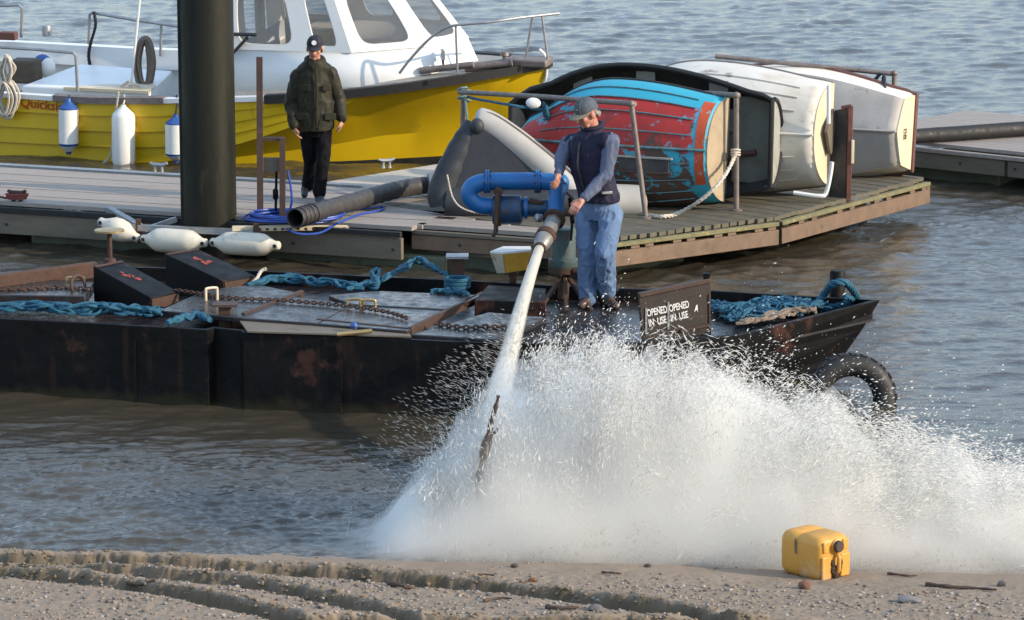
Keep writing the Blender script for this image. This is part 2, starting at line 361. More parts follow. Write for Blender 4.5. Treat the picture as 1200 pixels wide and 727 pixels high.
# beach
wl0, wl1 = onz(0, 642, 0), onz(1200, 672, 0)
def y_wl(X): return wl0.y + (wl1.y - wl0.y)*(X - wl0.x)/(wl1.x - wl0.x)
def track(pts):
    P = [onz(a, b_, .12) for a, b_ in pts]; P.sort(key=lambda p: p.x)
    return np.array([p.x for p in P]), np.array([p.y for p in P])
TR = [  # far lip of each wheel rut, its depth, how far towards the viewer it takes to level out
    (track([(-400, 640), (0, 650), (130, 652), (250, 660), (400, 671), (560, 689), (690, 709), (800, 731), (900, 760)]), .062, .36),
    (track([(-400, 640), (0, 659), (80, 662), (170, 672), (270, 684), (350, 702), (440, 728), (520, 760)]), .058, .34),
    (track([(-400, 655), (0, 672), (60, 678), (130, 690), (220, 708), (290, 727), (360, 750)]), .055, .34),
]
def sm(a, b_, x): t = np.clip((x-a)/(b_-a), 0, 1); return t*t*(3-2*t)
def beach_z(X, Y):
    t = y_wl(X) + .03*np.sin(X*2.3) + .05*fbm(X*1.3, X*0+3, 2) - Y
    z = np.where(t > 0, .012 + .085*t + .055*sm(.1, .5, t) - .02*sm(1.4, 3, t), .14*t)
    z = np.where(t > 3, z.clip(None, .3) + .02*(t-3), z)
    z = z + .02*fbm(X*2.2, Y*2.2, 9)*sm(0, .6, t) + .014*fbm(X*9, Y*9, 21)*sm(.25, .8, t)
    for (tx, ty), dep, wid in TR:
        yc = np.interp(X, tx, ty) + .045*fbm(X*5, X*0+dep*90, 31) + .05*fbm(X*13, X*0+dep*50, 37, 5)
        s = yc - Y; fade = 1 - sm(1.2, 2.1, X - .0) * 1.0
        cl = .25 + 1.0*vnoise(X*3.1, Y*3, 43) + 1.2*(fbm(X*10.3, Y*9, 41, 5)+.45).clip(0)
        s = s + .03*fbm(X*55, Y*60, 71, 3) + .06*fbm(X*7.7, Y*14, 73, 5)
        z = z - fade*dep*cl*sm(-.008, .045, s)*(1 - sm(.06, wid, s)) + fade*.022*cl*np.exp(-((s+.055)/.055)**2)
    return z
def lump(X, Y, a): return a
xg = np.concatenate([np.array([-600., -80, -20, -8, -5]), np.linspace(-3.9, 3.9, 720), np.array([5, 8, 20, 80, 600.])])
yg = np.concatenate([np.array([-60., -10, 5, 12, 16, 18]), np.linspace(18.9, 22.5, 330), np.array([23, 24, 26, 32])])
YG, XG = np.meshgrid(yg, xg, indexing='ij'); ZG = beach_z(XG, YG)
far = (np.abs(XG) > 4.2); ZG = np.where(far, np.clip(.085*(y_wl(np.clip(XG,-4,4))-YG), -1, .35), ZG)
ZG = np.where(YG < 18.5, np.minimum(ZG, .35), ZG); ZG = np.where(YG >= 23, -.3-.1*(YG-23), ZG)
fine = (np.abs(XG) < 4) & (YG > 18.8) & (YG < 22.4)
ZG = ZG + np.where(fine, (.020*fbm(XG*34, YG*40, 61, 3))*sm(.35, 1.1, y_wl(XG)-YG), 0)
me = grid_mesh('beach', XG, YG, ZG)
m = mat('beach sand', (.275,.212,.155), (.22,.168,.122), 3, .9, 0, ((.19,.155,.12), 9, .58, .2), ((.36,.30,.24), 26, .64, .12), .6, 130, bdist=.006)
rut_shade = np.zeros_like(XG)
for (tx, ty), dep, wid in TR:   # rut wall shade painted into the colour as darker, wetter sand
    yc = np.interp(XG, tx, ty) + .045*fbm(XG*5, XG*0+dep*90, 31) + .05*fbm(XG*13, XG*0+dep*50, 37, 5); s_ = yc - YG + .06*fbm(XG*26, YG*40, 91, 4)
    rut_shade = np.maximum(rut_shade, (.55+.45*vnoise(XG*9, YG*12, 95))*sm(-.03, .01, s_)*(1-sm(.04, .14, s_))*(1-sm(1.2, 2.1, XG)))
at = me.attributes.new('darkish', 'FLOAT', 'POINT'); at.data.foreach_set('value', rut_shade.ravel().astype(np.float32))
N, L = nodes(m); an = N.new('ShaderNodeAttribute'); an.attribute_name = 'darkish'; b = N['Principled BSDF']; src = b.inputs['Base Color'].links[0].from_socket
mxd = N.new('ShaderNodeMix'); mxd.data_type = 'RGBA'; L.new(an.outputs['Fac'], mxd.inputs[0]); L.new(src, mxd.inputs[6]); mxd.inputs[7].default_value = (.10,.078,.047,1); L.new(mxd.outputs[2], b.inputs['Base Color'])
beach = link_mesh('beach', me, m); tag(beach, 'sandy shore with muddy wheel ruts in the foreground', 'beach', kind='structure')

def bz(x, y): return float(beach_z(np.array([x]), np.array([y]))[0])
# gravel: uncountable small stones, one mesh
ICO_V, ICO_F = None, None
def ico():
    bm = bmesh.new(); bmesh.ops.create_icosphere(bm, subdivisions=1, radius=1)
    v = np.array([x.co[:] for x in bm.verts]); f = np.array([[q.index for q in p.verts] for p in bm.faces]); bm.free(); return v, f
IV, IF = ico()
def scatter(name, pts, sizes, m, flat=.6, rough=.25):
    n = len(pts); nv = len(IV); vs = np.empty((n, nv, 3)); 
    for i in range(n):
        a = RNG.random()*6.28; ca, sa = math.cos(a), math.sin(a)
        q = IV*(1 + rough*(RNG.random((nv, 1))-.5)*2)*np.array([1+.5*RNG.random(), .8, flat*(.7+.6*RNG.random())])*sizes[i]
        vs[i] = np.stack([q[:,0]*ca - q[:,1]*sa, q[:,0]*sa + q[:,1]*ca, q[:,2]], -1) + pts[i]
    fs = (IF[None] + (np.arange(n)*nv)[:, None, None]).reshape(-1, 3)
    me = bpy.data.meshes.new(name); me.vertices.add(n*nv); me.vertices.foreach_set('co', vs.astype(np.float32).ravel())
    me.loops.add(fs.size); me.loops.foreach_set('vertex_index', fs.astype(np.int32).ravel())
    me.polygons.add(len(fs)); me.polygons.foreach_set('loop_start', (np.arange(len(fs))*3).astype(np.int32))
    me.update(calc_edges=True); return link_mesh(name, me, m)
gx = RNG.uniform(-3.6, 3.6, 60000); gy = RNG.uniform(19.2, 22.0, 60000); gt = y_wl(gx) - gy
dens = np.where(gx > 1.5, sm(.75, 1.3, gt)*.8 + .02, sm(.5, 1.5, gt)*.9 + .03)*(.25 + 1.5*vnoise(gx*3, gy*3, 77))
ok_ = (RNG.random(60000) < dens) & (gt > .1); gx, gy = gx[ok_][:7000], gy[ok_][:7000]
sz_ = .003 + .014*RNG.random(len(gx))**3.6; px_ = np.stack([gx, gy, beach_z(gx, gy) + sz_*.2], 1)
m = bpy.data.materials.new('gravel'); m.use_nodes = True; N, L = nodes(m); b = N['Principled BSDF']; b.inputs['Roughness'].default_value = .8
gi = N.new('ShaderNodeNewGeometry'); rp = N.new('ShaderNodeValToRGB'); L.new(gi.outputs['Random Per Island'], rp.inputs[0]); L.new(rp.outputs[0], b.inputs['Base Color'])
rp.color_ramp.elements[0].color = (.09,.075,.065,1); rp.color_ramp.elements[1].color = (.36,.32,.28,1)
for p_, c_ in ((.3, (.19,.155,.13,1)), (.6, (.28,.21,.15,1)), (.82, (.25,.225,.215,1))):
    e = rp.color_ramp.elements.new(p_); e.color = c_
g = scatter('gravel', px_, sz_, m); tag(g, 'scattered small stones and shell bits on the sand', 'gravel', kind='stuff')
# clods of sand thrown up along the ruts
px_, sz_ = [], []
for (tx, ty), dep, wid in TR:
    cx = RNG.uniform(-3.5, 1.5, 900); cy = np.interp(cx, tx, ty) + RNG.normal(0, .085, 900); cs = .003 + .016*RNG.random(900)**4
    px_.append(np.stack([cx, cy, beach_z(cx, cy) + cs*.1], 1)); sz_.append(cs)
px_, sz_ = np.concatenate(px_), np.concatenate(sz_)
g = scatter('sand_clods', px_, sz_, mat('clod sand', (.25,.185,.115), (.18,.135,.085), 20, .95, 0, ((.3,.22,.11), 30, .6, .1), None, .8, 200), .65, .5)
tag(g, 'crumbly clods of moist sand along the wheel ruts', 'sand', kind='stuff')
# ================================================================== DOCKS
DZ = .45
def hz(v): return V3((v.x, v.y, 0))
nA, nB = onz(0, 237, DZ), onz(207, 250, DZ)
du = hz(nB - nA).normalized(); dv = V3((-du.y, du.x, 0))          # along the walkway, away from the viewer
nA = nA - hz(nA - V3((nA.x, nA.y, 0)))*0
Wst = nA - du*2.6                                                    # left end, outside the frame
junc = onz(485, 263, DZ); WL = (junc - Wst).dot(du)
WW = 2.2
walk = thing('walkway', 'weathered timber walkway pontoon behind the black barge', 'dock', V3((Wst.x, Wst.y, 0)))
nb = 15; bw = (WW - .1)/nb
bm_mesh = None
for i in range(nb):
    off = .05 + bw*(i+.5); o = MB().beam(V3((0,off,DZ-.02)), V3((WL,off,DZ-.02)), bw-.008, .04)
    if i < nb:
        b_ = MB(); a0 = Wst + dv*off; a0.z = DZ-.02 - .002*(i % 3); b_.beam(a0, a0 + du*(WL + .35*off), bw-.004, .04).build('board', M['grey_wood'], walk)
e0 = Wst + dv*(WW+.05); e0.z = DZ-.015
MB().beam(e0, e0 + du*(WL-.0), .12, .06).build('edge_trim', M['galv'], walk)
def fascia(p0, p1, name, m, par, z0, z1, th=.06, out=.0):
    a = V3((p0.x, p0.y, (z0+z1)/2)); b_ = V3((p1.x, p1.y, (z0+z1)/2)); return MB().beam(a, b_, th, z1-z0).build(name, m, par, bevel=.006)
f0 = Wst - dv*.03
fascia(f0, f0 + du*(WL-.02), 'fascia', M['fascia'], walk, .14, DZ-.10, .06)
fascia(f0 - dv*.03, f0 + du*(WL-.02) - dv*.03, 'rubbing_strip', M['rubber'], walk, DZ-.09, DZ-.035, .05)
for i in range(7):
    p = Wst + du*(.6 + i*1.05) - dv*.062; p.z = .24
    MB().lathe([(.014,0),(.014,.012)], p, -dv, 8).build('bolt', M['black'], walk)
for i in range(3):
    c = Wst + du*(1.2 + i*2.6) + dv*1.1; c.z = -.02
    MB().box(c, (1.9, 1.9, .36), Matrix((du, dv, V3((0,0,1)))).transposed()).build('pontoon_float', M['float'], walk, bevel=.03)
fascia(Wst + dv*(WW+.1), Wst + dv*(WW+.1) + du*WL, 'fascia', M['fascia'], walk, .14, DZ-.02)

# boat dock at forty-five degrees with the dinghies on it
P1, P2, P3 = onz(716, 279, DZ), onz(909, 254, DZ), onz(1083, 208, DZ)
Q1, Q2 = onz(383, 214, DZ), onz(540, 187, DZ)
fu = hz(P3 - P1).normalized(); fv = V3((-fu.y, fu.x, 0))
bdock = thing('boat_dock', 'timber pontoon with mossy edges carrying the upturned dinghies', 'dock', V3((P1.x, P1.y, 0)))
FL = (P3 - P1).dot(fu); FW = (Q1 - P1).dot(fv)
def fp(a, b_, z): q = V3((P1.x, P1.y, z)) + fu*a + fv*b_; q.z = z; return q
nbd = 46; bwd = FL/nbd
for i in range(nbd):
    a = (i+.5)*bwd; j = .012*math.sin(i*7.3)
    a2_, b2_ = (P2-P1).dot(fu), (P2-P1).dot(fv)
    j += float(np.interp(a, [0, a2_, FL], [0, b2_, 0]))
    MB().beam(fp(a, .0 + j, DZ-.02 + .002*math.sin(i*3.1)), fp(a, 2.9, DZ-.02), bwd-.007, .04, ).build('deck_board', M['boat_deck'], bdock)
# main walk under the pump hose (between the two)
wq = [V3((junc.x, junc.y, 0)), V3((P1.x, P1.y, 0)) - fu*.02]
j2 = hz(P1) - hz(junc); ju = j2.normalized(); jv = V3((-ju.y, ju.x, 0)); JL = j2.length
mid = thing('link_pontoon', 'weathered timber pontoon section behind the blue pump pipe', 'dock', V3((junc.x, junc.y, 0)))
for i in range(14):
    off = .02 + .15*(i+.5); a0 = hz(junc) + jv*off; a0.z = DZ-.022
    MB().beam(a0 + ju*.02, a0 + ju*max(.1, JL - .03 + fv.dot(ju)/fv.dot(jv)*off), .141, .04).build('board', M['grey_wood'], mid)
a0 = hz(junc) - jv*.03
fascia(a0, a0 + ju*JL, 'fascia', M['fascia_brown'], mid, DZ-.235, DZ-.09)
fascia(a0 + ju*.01 - jv*.02, a0 + ju*JL - jv*.02, 'edge_board', M['fascia'], mid, DZ-.085, DZ-.045, .05)
for t_ in (.25, .6, .9):
    p = a0 + ju*(JL*t_) - jv*.032; p.z = DZ-.16; MB().lathe([(.014,0),(.014,.012)], p, -jv, 8).build('bolt', M['black'], mid)
c = hz(junc) + ju*.55 + jv*.9; c.z = -.03
MB().box(c, (.95, 1.5, .42), Matrix((ju, jv, V3((0,0,1)))).transposed()).build('pontoon_float', M['float'], mid, bevel=.03)
# cream slab along the far side of the boat dock
s0 = fp(.3 + (Q1-P1).dot(fu) - .3, FW, 0); 
q = [hz(Q1), hz(Q1) + fu*4.6, hz(Q1) + fu*4.6 - fv*1.45, hz(Q1) - fv*1.45]
slab = MB().prism([V3((p.x, p.y, DZ-.09)) for p in q], (0,0,.10)).build('concrete_slab', M['slab'], bdock, bevel=.012)
q = [hz(Q1) - fv*1.47 - fu*.2, hz(Q1) + fu*4.6 - fv*1.47, fp(FL, 2.92, 0), fp(.9, 2.92, 0)]
MB().prism([V3((p.x, p.y, DZ-.13)) for p in q], (0,0,.08)).build('inner_deck', M['grey_wood'], bdock)
a0 = fp(-.02, -.035, 0); a1 = fp((P2-P1).dot(fu)-.02, (P2-P1).dot(fv)-.035, 0)
b0 = fp((P2-P1).dot(fu)+.02, (P2-P1).dot(fv)-.035, 0); b1 = fp(FL+.02, -.035, 0)
for u_, v_ in ((a0, a1), (b0, b1)):
    fascia(u_, v_, 'fascia', M['fascia_brown'], bdock, DZ-.27, DZ-.12)
    fascia(u_, v_, 'edge_batten', M['moss_wood'], bdock, DZ-.085, DZ-.045, .07)
    n_ = 12
    for k in range(n_):
        t_ = (k+.5)/n_; p = u_.lerp(v_, t_); 
        d_ = (v_-u_).normalized(); 
        if k % 3: MB().beam(V3((p.x,p.y,DZ-.102)) - d_*.05, V3((p.x,p.y,DZ-.102)) + d_*.05, .05, .028).build('edge_block', M['fascia_brown'], bdock)
p = a1.lerp(b0, .5); MB().box(V3((p.x, p.y, DZ-.16)), (.05, .07, .22)).build('fascia_bracket', M['black_steel'], bdock)
fascia(fp(FL+.03, -.04, 0), fp(FL+.03, FW, 0), 'fascia', M['fascia_brown'], bdock, DZ-.27, DZ-.1)
for a, b_ in ((.8, .75), (2.7, .9), (4.2, 1.0), (1.0, 3.2), (4.0, 3.3)):
    c = fp(a, b_, -.03); MB().box(c, (1.25, 1.0, .4), Matrix((fu, fv, V3((0,0,1)))).transposed()).build('pontoon_float', M['float'], bdock, bevel=.03)

# far dock on the right with a black pipe
k0, k1 = onz(1040, 163, DZ), onz(1290, 188, DZ); ku = hz(k1-k0).normalized(); kv = V3((-ku.y, ku.x, 0)); KL = 9.0
k0 = k0 - ku*.6
fdock = thing('far_pontoon', 'pale pontoon at the right edge with a black pipe lying along it', 'dock', V3((k0.x, k0.y, 0)))
for i in range(16):
    off = .02+.17*(i+.5); a0 = hz(k0)+kv*off; a0.z = DZ-.02
    MB().beam(a0, a0+ku*KL, .162, .04).build('board', M['grey_wood'], fdock)
a0 = hz(k0) - kv*.03
for i in range(4):
    fascia(a0+ku*(i*2.2+.0), a0+ku*(i*2.2+2.16), 'fascia', M['fascia'], fdock, .17, DZ-.1, .07)
fascia(a0 - kv*.02, a0 - kv*.02 + ku*KL, 'edge_trim', M['grey_wood'], fdock, DZ-.095, DZ-.05, .08)
for i in range(4):
    c = hz(k0)+ku*(1.2+i*2.3)+kv*1.3; c.z=-.03; MB().box(c, (1.5,2.2,.4), Matrix((ku,kv,V3((0,0,1)))).transposed()).build('pontoon_float', M['float'], fdock, bevel=.03)
for i in range(8):
    p = a0 + ku*(.9+i*.7) - kv*.04; p.z = .27; MB().lathe([(.013,0),(.013,.012)], p, -kv, 8).build('bolt', M['black'], fdock)
z_ = DZ+.09
pp = [onz(x, y, z_) for x, y in ((1030, 166), (1073, 160), (1130, 156), (1200, 151), (1330, 143))]
tag(MB().tube(spline(pp, 5), .085, 14).build('pipe', M['rubber']), 'thick black pipe lying across the pale far pontoon', 'pipe')

# steel pile and its guide frame
pf = onz(240, 252, DZ); PY = pf.y - .27
pr = (ony(273, 150, PY).x - ony(207, 150, PY).x)/2; pcx = (ony(273,150,PY).x + ony(207,150,PY).x)/2
pile = thing('mooring_pile', 'tall dark steel mooring pile standing between barge and walkway', 'pile', (pcx, PY+pr, -1))
MB().lathe([(pr,-.5),(pr,2),(pr*1.0,4.6)], V3((pcx, PY+pr, -1)), (0,0,1), 40).build('shaft', M['pile'], pile)
MB().lathe([(pr*1.03,0),(pr*1.03,.04)], V3((pcx, PY+pr, 3.55)), (0,0,1), 40).build('cap_ring', M['pile'], pile)
b_ = MB(); a = R(205)
s_ = V3((pcx+math.cos(a)*pr, PY+pr+math.sin(a)*pr, -.5)); MB().tube([s_, s_+V3((0,0,4.0))], .016, 6).build('weld_seam', M['pile'], pile)
pg = thing('pile_guide', 'grey galvanised steel bars holding the pile to the walkway', 'pile guide', (pcx, PY, .2))
def zb(px, py, z): return onz(px, py, z)
MB().beam(onz(128,246,.43), onpl(163,266,hz(nA)+V3((du.y,-du.x,0))*.3,V3((du.y,-du.x,0))), .07, .06).build('guide_bar', M['galv'], pg)
MB().beam(onpl(168,270,hz(nA)+V3((du.y,-du.x,0))*.3,V3((du.y,-du.x,0))), onpl(207,257,hz(nA)+V3((du.y,-du.x,0))*.12,V3((du.y,-du.x,0))), .04, .05).build('guide_bar', M['galv'], pg)
gq = hz(nA) + V3((du.y,-du.x,0))*.33
def gp(px, py): return onpl(px, py, gq, V3((du.y,-du.x,0)))
MB().beam(gp(140,266), gp(300,273), .05, .06).build('cross_beam', M['galv'], pg)
MB().beam(gp(162,285), gp(162,257), .05, .05, (1,0,0)).build('upright', M['rust_steel'], pg)
MB().beam(gp(300,273), gp(300,262), .05, .05,(1,0,0)).build('upright', M['rust_steel'], pg)

# cleats
def cleat(px, py, z, ax, label, m, s_=1.0):
    p = onz(px, py, z); c = thing('cleat', label, 'cleat', p); ax = V3(ax).normalized()
    MB().tube([p - ax*.09*s_ + V3((0,0,.095*s_)), p - ax*.05*s_ + V3((0,0,.08*s_)), p + ax*.05*s_ + V3((0,0,.08*s_)), p + ax*.09*s_ + V3((0,0,.1*s_))], [.014*s_,.02*s_,.02*s_,.014*s_], 8).build('horn_bar', m, c)
    for k in (-1, 1): MB().lathe([(.022*s_,0),(.014*s_,.02*s_),(.014*s_,.08*s_)], p+ax*.035*k*s_, (0,0,1), 8).build('leg', m, c)
    return c
cleat(453, 197, DZ+.012, (1,.35,.0), 'pale cast cleat on the cream slab right of the walking person', M['galv'])
cleat(186, 203, DZ, (1,-.3,0), 'grey cleat on the walkway edge just left of the dark pile', M['galv'], 1.1)
c = cleat(20, 236, DZ, (1,-.3,0), 'rusty cleat with red rope on the walkway at the left edge', M['rust_steel'], 1.1)
p = onz(20, 236, DZ)
t_ = MB()
for k in range(3): t_.tube([p + V3((.1*math.cos(q)*(.9+.1*k), .045*math.sin(q), .03+.02*k)) for q in np.linspace(0, 6.28, 15)], .012, 6)
t_.tube(spline([p+V3((-.1,0,.03)), p+V3((-.22,-.01,.05)), p+V3((-.5,.03,.01)), p+V3((-.8,.0,.01))], 5), .012, 6)
tag(t_.build('rope', mat('red rope', (.25,.06,.05), (.15,.05,.045), 30, .85, bump=.5, bscale=120)), 'faded red rope wound on the leftmost walkway cleat', 'rope')

# rusty ladder frame on the walkway
fr = thing('rusty_frame', 'rusty angle iron frame with one tall post beside the pile', 'frame', onz(318, 253, DZ))
YF = onz(305, 254, DZ).y
def fpt(px, py, dy=0): return ony(px, py, YF+dy)
MB().beam(fpt(305,254), fpt(304,67), .06, .04, (0,1,0)).build('tall_post', M['brown_steel'], fr)
MB().beam(fpt(331,254), fpt(331,162), .055, .05, (0,1,0)).build('short_post', M['brown_steel'], fr)
MB().beam(fpt(306,163,.03), fpt(334,163,.03), .04, .035).build('crossbar', M['brown_steel'], fr)
MB().box(fpt(319,193,.05), (.19,.03,.14)).build('grey_plate', M['fascia'], fr, bevel=.004)
MB().tube([fpt(324,200,.05), fpt(323,252,.05)], .013, 8).build('rod', M['black_steel'], fr)
MB().lathe([(.01,0),(.028,.02),(.028,.1),(.01,.12)], fpt(323,235,.05), (0,0,1), 8).build('coupling', M['black_steel'], fr)

# blue hose coil and ribbed hose
hc = MB(); c0 = onz(345, 257, DZ)
for k in range(9):
    rx = .36 + .05*random.random() + .03*(k%4); ry = .26+.05*random.random(); z = DZ+.014+.013*(k//2)
    cx, cy = c0.x + random.uniform(-.03,.05), c0.y + random.uniform(-.04,.04)
    hc.tube([V3((cx+math.cos(q)*rx*(1+.03*math.sin(3*q+k)), cy+math.sin(q)*ry, z+.006*math.sin(2*q+k))) for q in np.linspace(0,6.28,40)[:-1]], .0115, 7, closed=True)
hc.tube(spline([onz(395,262,DZ+.01), onz(420,252,DZ+.01), onz(445,247,DZ+.01), onz(447,243,DZ+.01), onz(410,246,DZ+.01), onz(375,250,DZ+.02)], 6), .0115, 7)
hc.tube(spline([fpt(337,200,.03), fpt(340,215,.0), fpt(342,235,.0), onz(341,250,DZ+.03), onz(360,256,DZ+.03)], 6), .0115, 7)
hc.tube(spline([onz(335,268,DZ), onz(350,274,.4), onz(375,273,.38), onz(395,262,DZ)], 6), .0115, 7)
tag(hc.build('hose_coil', M['hose_blue']), 'coil of bright blue hose lying around the rusty frame', 'hose')
sb = thing('perforated_channel', 'pale perforated plastic channel lying on the walkway edge', 'channel', onz(340, 268, DZ))
a, b_ = onz(268, 264, DZ+.02), onz(410, 263, DZ+.02)
MB().beam(onz(272, 268, DZ-.05), onz(410, 267, DZ-.05), .05, .05).build('strip', M['cream'], sb, bevel=.006)
for k in range(12):
    t_ = (k+.5)/12; p = onz(300, 268.5, DZ-.05).lerp(onz(408, 267.5, DZ-.05), t_) - V3((0,.026,0)); MB().box(p, (.03,.006,.022)).build('slot', M['black'], sb)
rh = thing('ribbed_hose', 'thick grey ribbed suction hose with open end on the walkway', 'hose', onz(400, 245, DZ))
hp = spline([onz(346, 256, DZ+.12), onz(380, 246, DZ+.12), onz(420, 235, DZ+.12), onz(460, 224, DZ+.12), onz(500, 217, DZ+.12), onz(530, 216, DZ+.14), onz(560,220,DZ+.12)], 14)
hr = [.088 + .004*math.sin(i*2.1) for i in range(len(hp))]
MB().tube(hp, hr, 16, caps=False).build('tube', M['hose_grey'], rh)
MB().tube(hp, .078, 16, caps=False).build('lining', M['rubber'], rh)
for i in range(0, 10, 2):
    f_ = frames(hp)[i]; tdir = (hp[i+1]-hp[i]).normalized(); MB().torus(hp[i]+tdir*.004, .09, .009, tdir, 20, 6).build('rib', M['hose_grey'], rh)
p = onz(512, 214, DZ+.16)
MB().lathe([(.09,0),(.105,.03),(.1,.16),(.06,.2)], p - V3((.09,0,0)), (1,.2,0), 14).build('end_fitting', M['galv'], rh)

# fenders in the water against the walkway
def fend(px0, py0, px1, py1, rad, z, label, group=None, dirt='fender'):
    pn = V3((du.y, -du.x, 0)); q0 = hz(nA) + pn*(.34 + rad)
    a, b_ = onpl(px0, py0, q0, pn), onpl(px1, py1, q0, pn); t_ = (b_-a); Ln = t_.length
    f = thing('fender', label, 'fender', (a+b_)/2 - V3((0,0,rad)), group)
    prof = [(.03,0),(.042,.012),(.044,.05),(rad*.62,.10),(rad*.93,.16),(rad,.22),(rad,Ln-.22),(rad*.93,Ln-.16),(rad*.62,Ln-.10),(.044,Ln-.05),(.042,Ln-.012),(.03,Ln)]
    MB().lathe(prof, a, t_, 22).build('body', M[dirt], f, smooth=60)
    tn = t_.normalized(); side = (tn.cross(V3((0,0,1)))).normalized()
    if side.y > 0: side = -side
    for q_ in (.035, Ln-.035):
        MB().lathe([(.02,0),(.02,.004)], a+tn*q_+side*.0445, side, 10).build('eyelet', M['black'], f)
    return f
fend(247, 284, 328, 288, .112, .18, 'off white fender at the right of the floating three, under the blue hose')
fend(166, 280, 243, 285, .118, .17, 'off white fender in the middle of three, below the dark pile')
fend(116, 259, 163, 280, .112, .15, 'greyish fender at the left end of the three beside the walkway')
# ================================================================== BARGE
BZ = .62                                      # rim height; the deck lies a little lower
rim = [(-330, 352), (0, 374), (120, 380), (243, 387)]
near1 = [onz(*p, BZ) for p in rim]
near2 = [onz(*p, BZ) for p in ((285, 390), (430, 396), (560, 402), (720, 404), (868, 393))]
tip = onz(1031, 352, BZ+.04)
farr = [onz(*p, BZ) for p in ((1003, 350), (832, 340), (700, 337), (560, 329), (300, 317), (110, 311), (0, 333), (-330, 345))]
barge = thing('work_barge', 'low black rusty steel work barge moored off the beach', 'barge', onz(500, 380, 0))
def shell(name, top, rake_pts, m, thick=.05, bottom=-.35):
    pass
# hull outline as one closed ring, deck inside it
notch = [onz(248, 384, BZ), onz(280, 387, BZ)]
n_in = hz(notch[0] - near1[-1]); 
ring = near1 + near2 + [tip] + farr
dn = V3((.0, .14, 0))
ring = near1[:-1] + [near1[-1], near1[-1] + V3((.05,.08,0)), near2[0] + V3((-.03,.08,0)), near2[0]] + near2[1:] + [tip] + farr
def inset(r_, d):
    n = len(r_); out = []
    for i in range(n):
        a, b_, c = r_[i-1], r_[i], r_[(i+1) % n]
        e1 = hz(b_-a).normalized(); e2 = hz(c-b_).normalized()
        n1 = V3((-e1.y, e1.x, 0)); n2 = V3((-e2.y, e2.x, 0)); k = (n1+n2)
        k = k/max(.5, k.dot(n1)) if k.length > 1e-4 else n1
        out.append(b_ + k*d)
    return out
xt = tip.x
def rake(p, z):                                  # the bow plates slope back towards the waterline
    q = V3((p.x, p.y, z)); t_ = max(0, (p.x - 1.15))/(xt-1.15)
    if p.x > 1.15: q.x -= .42*t_*(BZ - z)/.62; q.y -= .0
    return q
outer = ring; inner = inset(ring, .045)
mbh = MB()
lv = [-.3, .0, .2, .42, None]
rings = [[rake(p, z) if z is not None else p for p in outer] for z in lv]
rings.append([V3((p.x, p.y, p.z)) for p in inner]); rings.append([V3((p.x, p.y, BZ-.13)) for p in inner])
mbh.loft(rings); hull = mbh.build('hull', M['hull_steel'], barge, smooth=0)
DK = BZ - .115
mbd = MB(); ins = inset(ring, .03); mbd.prism([V3((p.x, p.y, DK-.02)) for p in ins], (0,0,.02)); mbd.build('deck', M['deck_steel'], barge, smooth=0)
# rubbing bars and weld seams on the hull side
def hullside(px, py): # on the near side plate
    e = near1 if px < 250 else near2; a, b_ = e[0], e[-1]
    if px < 250: a, b_ = near1[1], near1[-1]
    else: a, b_ = near2[0], near2[2]
    d_ = hz(b_-a).normalized(); return onpl(px, py, a, V3((-d_.y, d_.x, 0)))
for px in (158, 400):
    a = hullside(px, 395 + px*.02); b_ = V3((a.x, a.y, -.1)); MB().beam(a - V3((0,.004,0)), b_ - V3((0,.004,0)), .012, .008, (0,1,0)).build('weld_seam', M['black_steel'], barge)
# post in the notch
p = onz(264, 392, .5); nb_ = MB().box(p+V3((0,.02,.06)), (.1,.1,.34)).build('notch_post', M['rust_steel'], barge, bevel=.006)
MB().box(p+V3((0,.02,.24)), (.2,.16,.02)).build('post_cap', M['brown_steel'], barge)
# left tank top and beam
def deckpoly(name, pts, z, th, m, par=barge, bevel=.008):
    return MB().prism([onz(a, b_, z) - V3((0,0,th)) for a, b_ in pts], (0,0,th)).build(name, m, par, bevel=bevel)
deckpoly('hatch_cover', [(-60, 345), (100, 347), (110, 331), (60, 327), (-40, 333)], BZ+.07, .09, M['deck_steel'])
hb = [onz(-90, 344, BZ+.1), onz(112, 316, BZ+.1)]
MB().beam(hb[0], hb[1], .06, .14).build('edge_beam', M['rust_steel'], barge, bevel=.01)
# hatch covers, sloped coaming
hA = deckpoly('hatch_cover', [(187, 364), (283, 372), (353, 344), (300, 333), (240, 340)], BZ+.05, .045, M['deck_steel'])
hB = deckpoly('hatch_cover', [(272, 372), (372, 379), (412, 357), (345, 348)], BZ+.045, .045, M['deck_steel'])
hC = deckpoly('hatch_cover', [(373, 379.2), (478, 388), (520, 363), (413, 357.2)], BZ+.045, .045, M['deck_steel'])
hD = deckpoly('hatch_cover', [(413, 356.6), (521, 362.4), (566, 346), (440, 341), (385, 346)], BZ+.055, .045, M['deck_steel'])
MB().prism([onz(*q, BZ+.01) for q in ((278,373.5),(478,390),(482,396),(290,390))], (0,0,.012)).build('coaming_plate', M['fascia'], barge)
deckpoly('deck_plate', [(482, 392), (580, 398), (640, 372), (572, 366)], BZ+.02, .05, M['deck_steel'])
for k in (0, 1):
    w0 = onz(482, 389, BZ+.1)
MB().beam(onz(372,378,BZ+.02), onz(480,389,BZ+.02), .03, .06).build('hatch_lip', M['rust_steel'], barge)
MB().beam(onz(480,389,BZ+.02), onz(566,347,BZ+.02), .03, .07).build('hatch_lip', M['brown_steel'], barge)
MB().beam(onz(285,372,BZ+.03), onz(354,345,BZ+.03), .03, .07).build('hatch_lip', M['brown_steel'], barge)
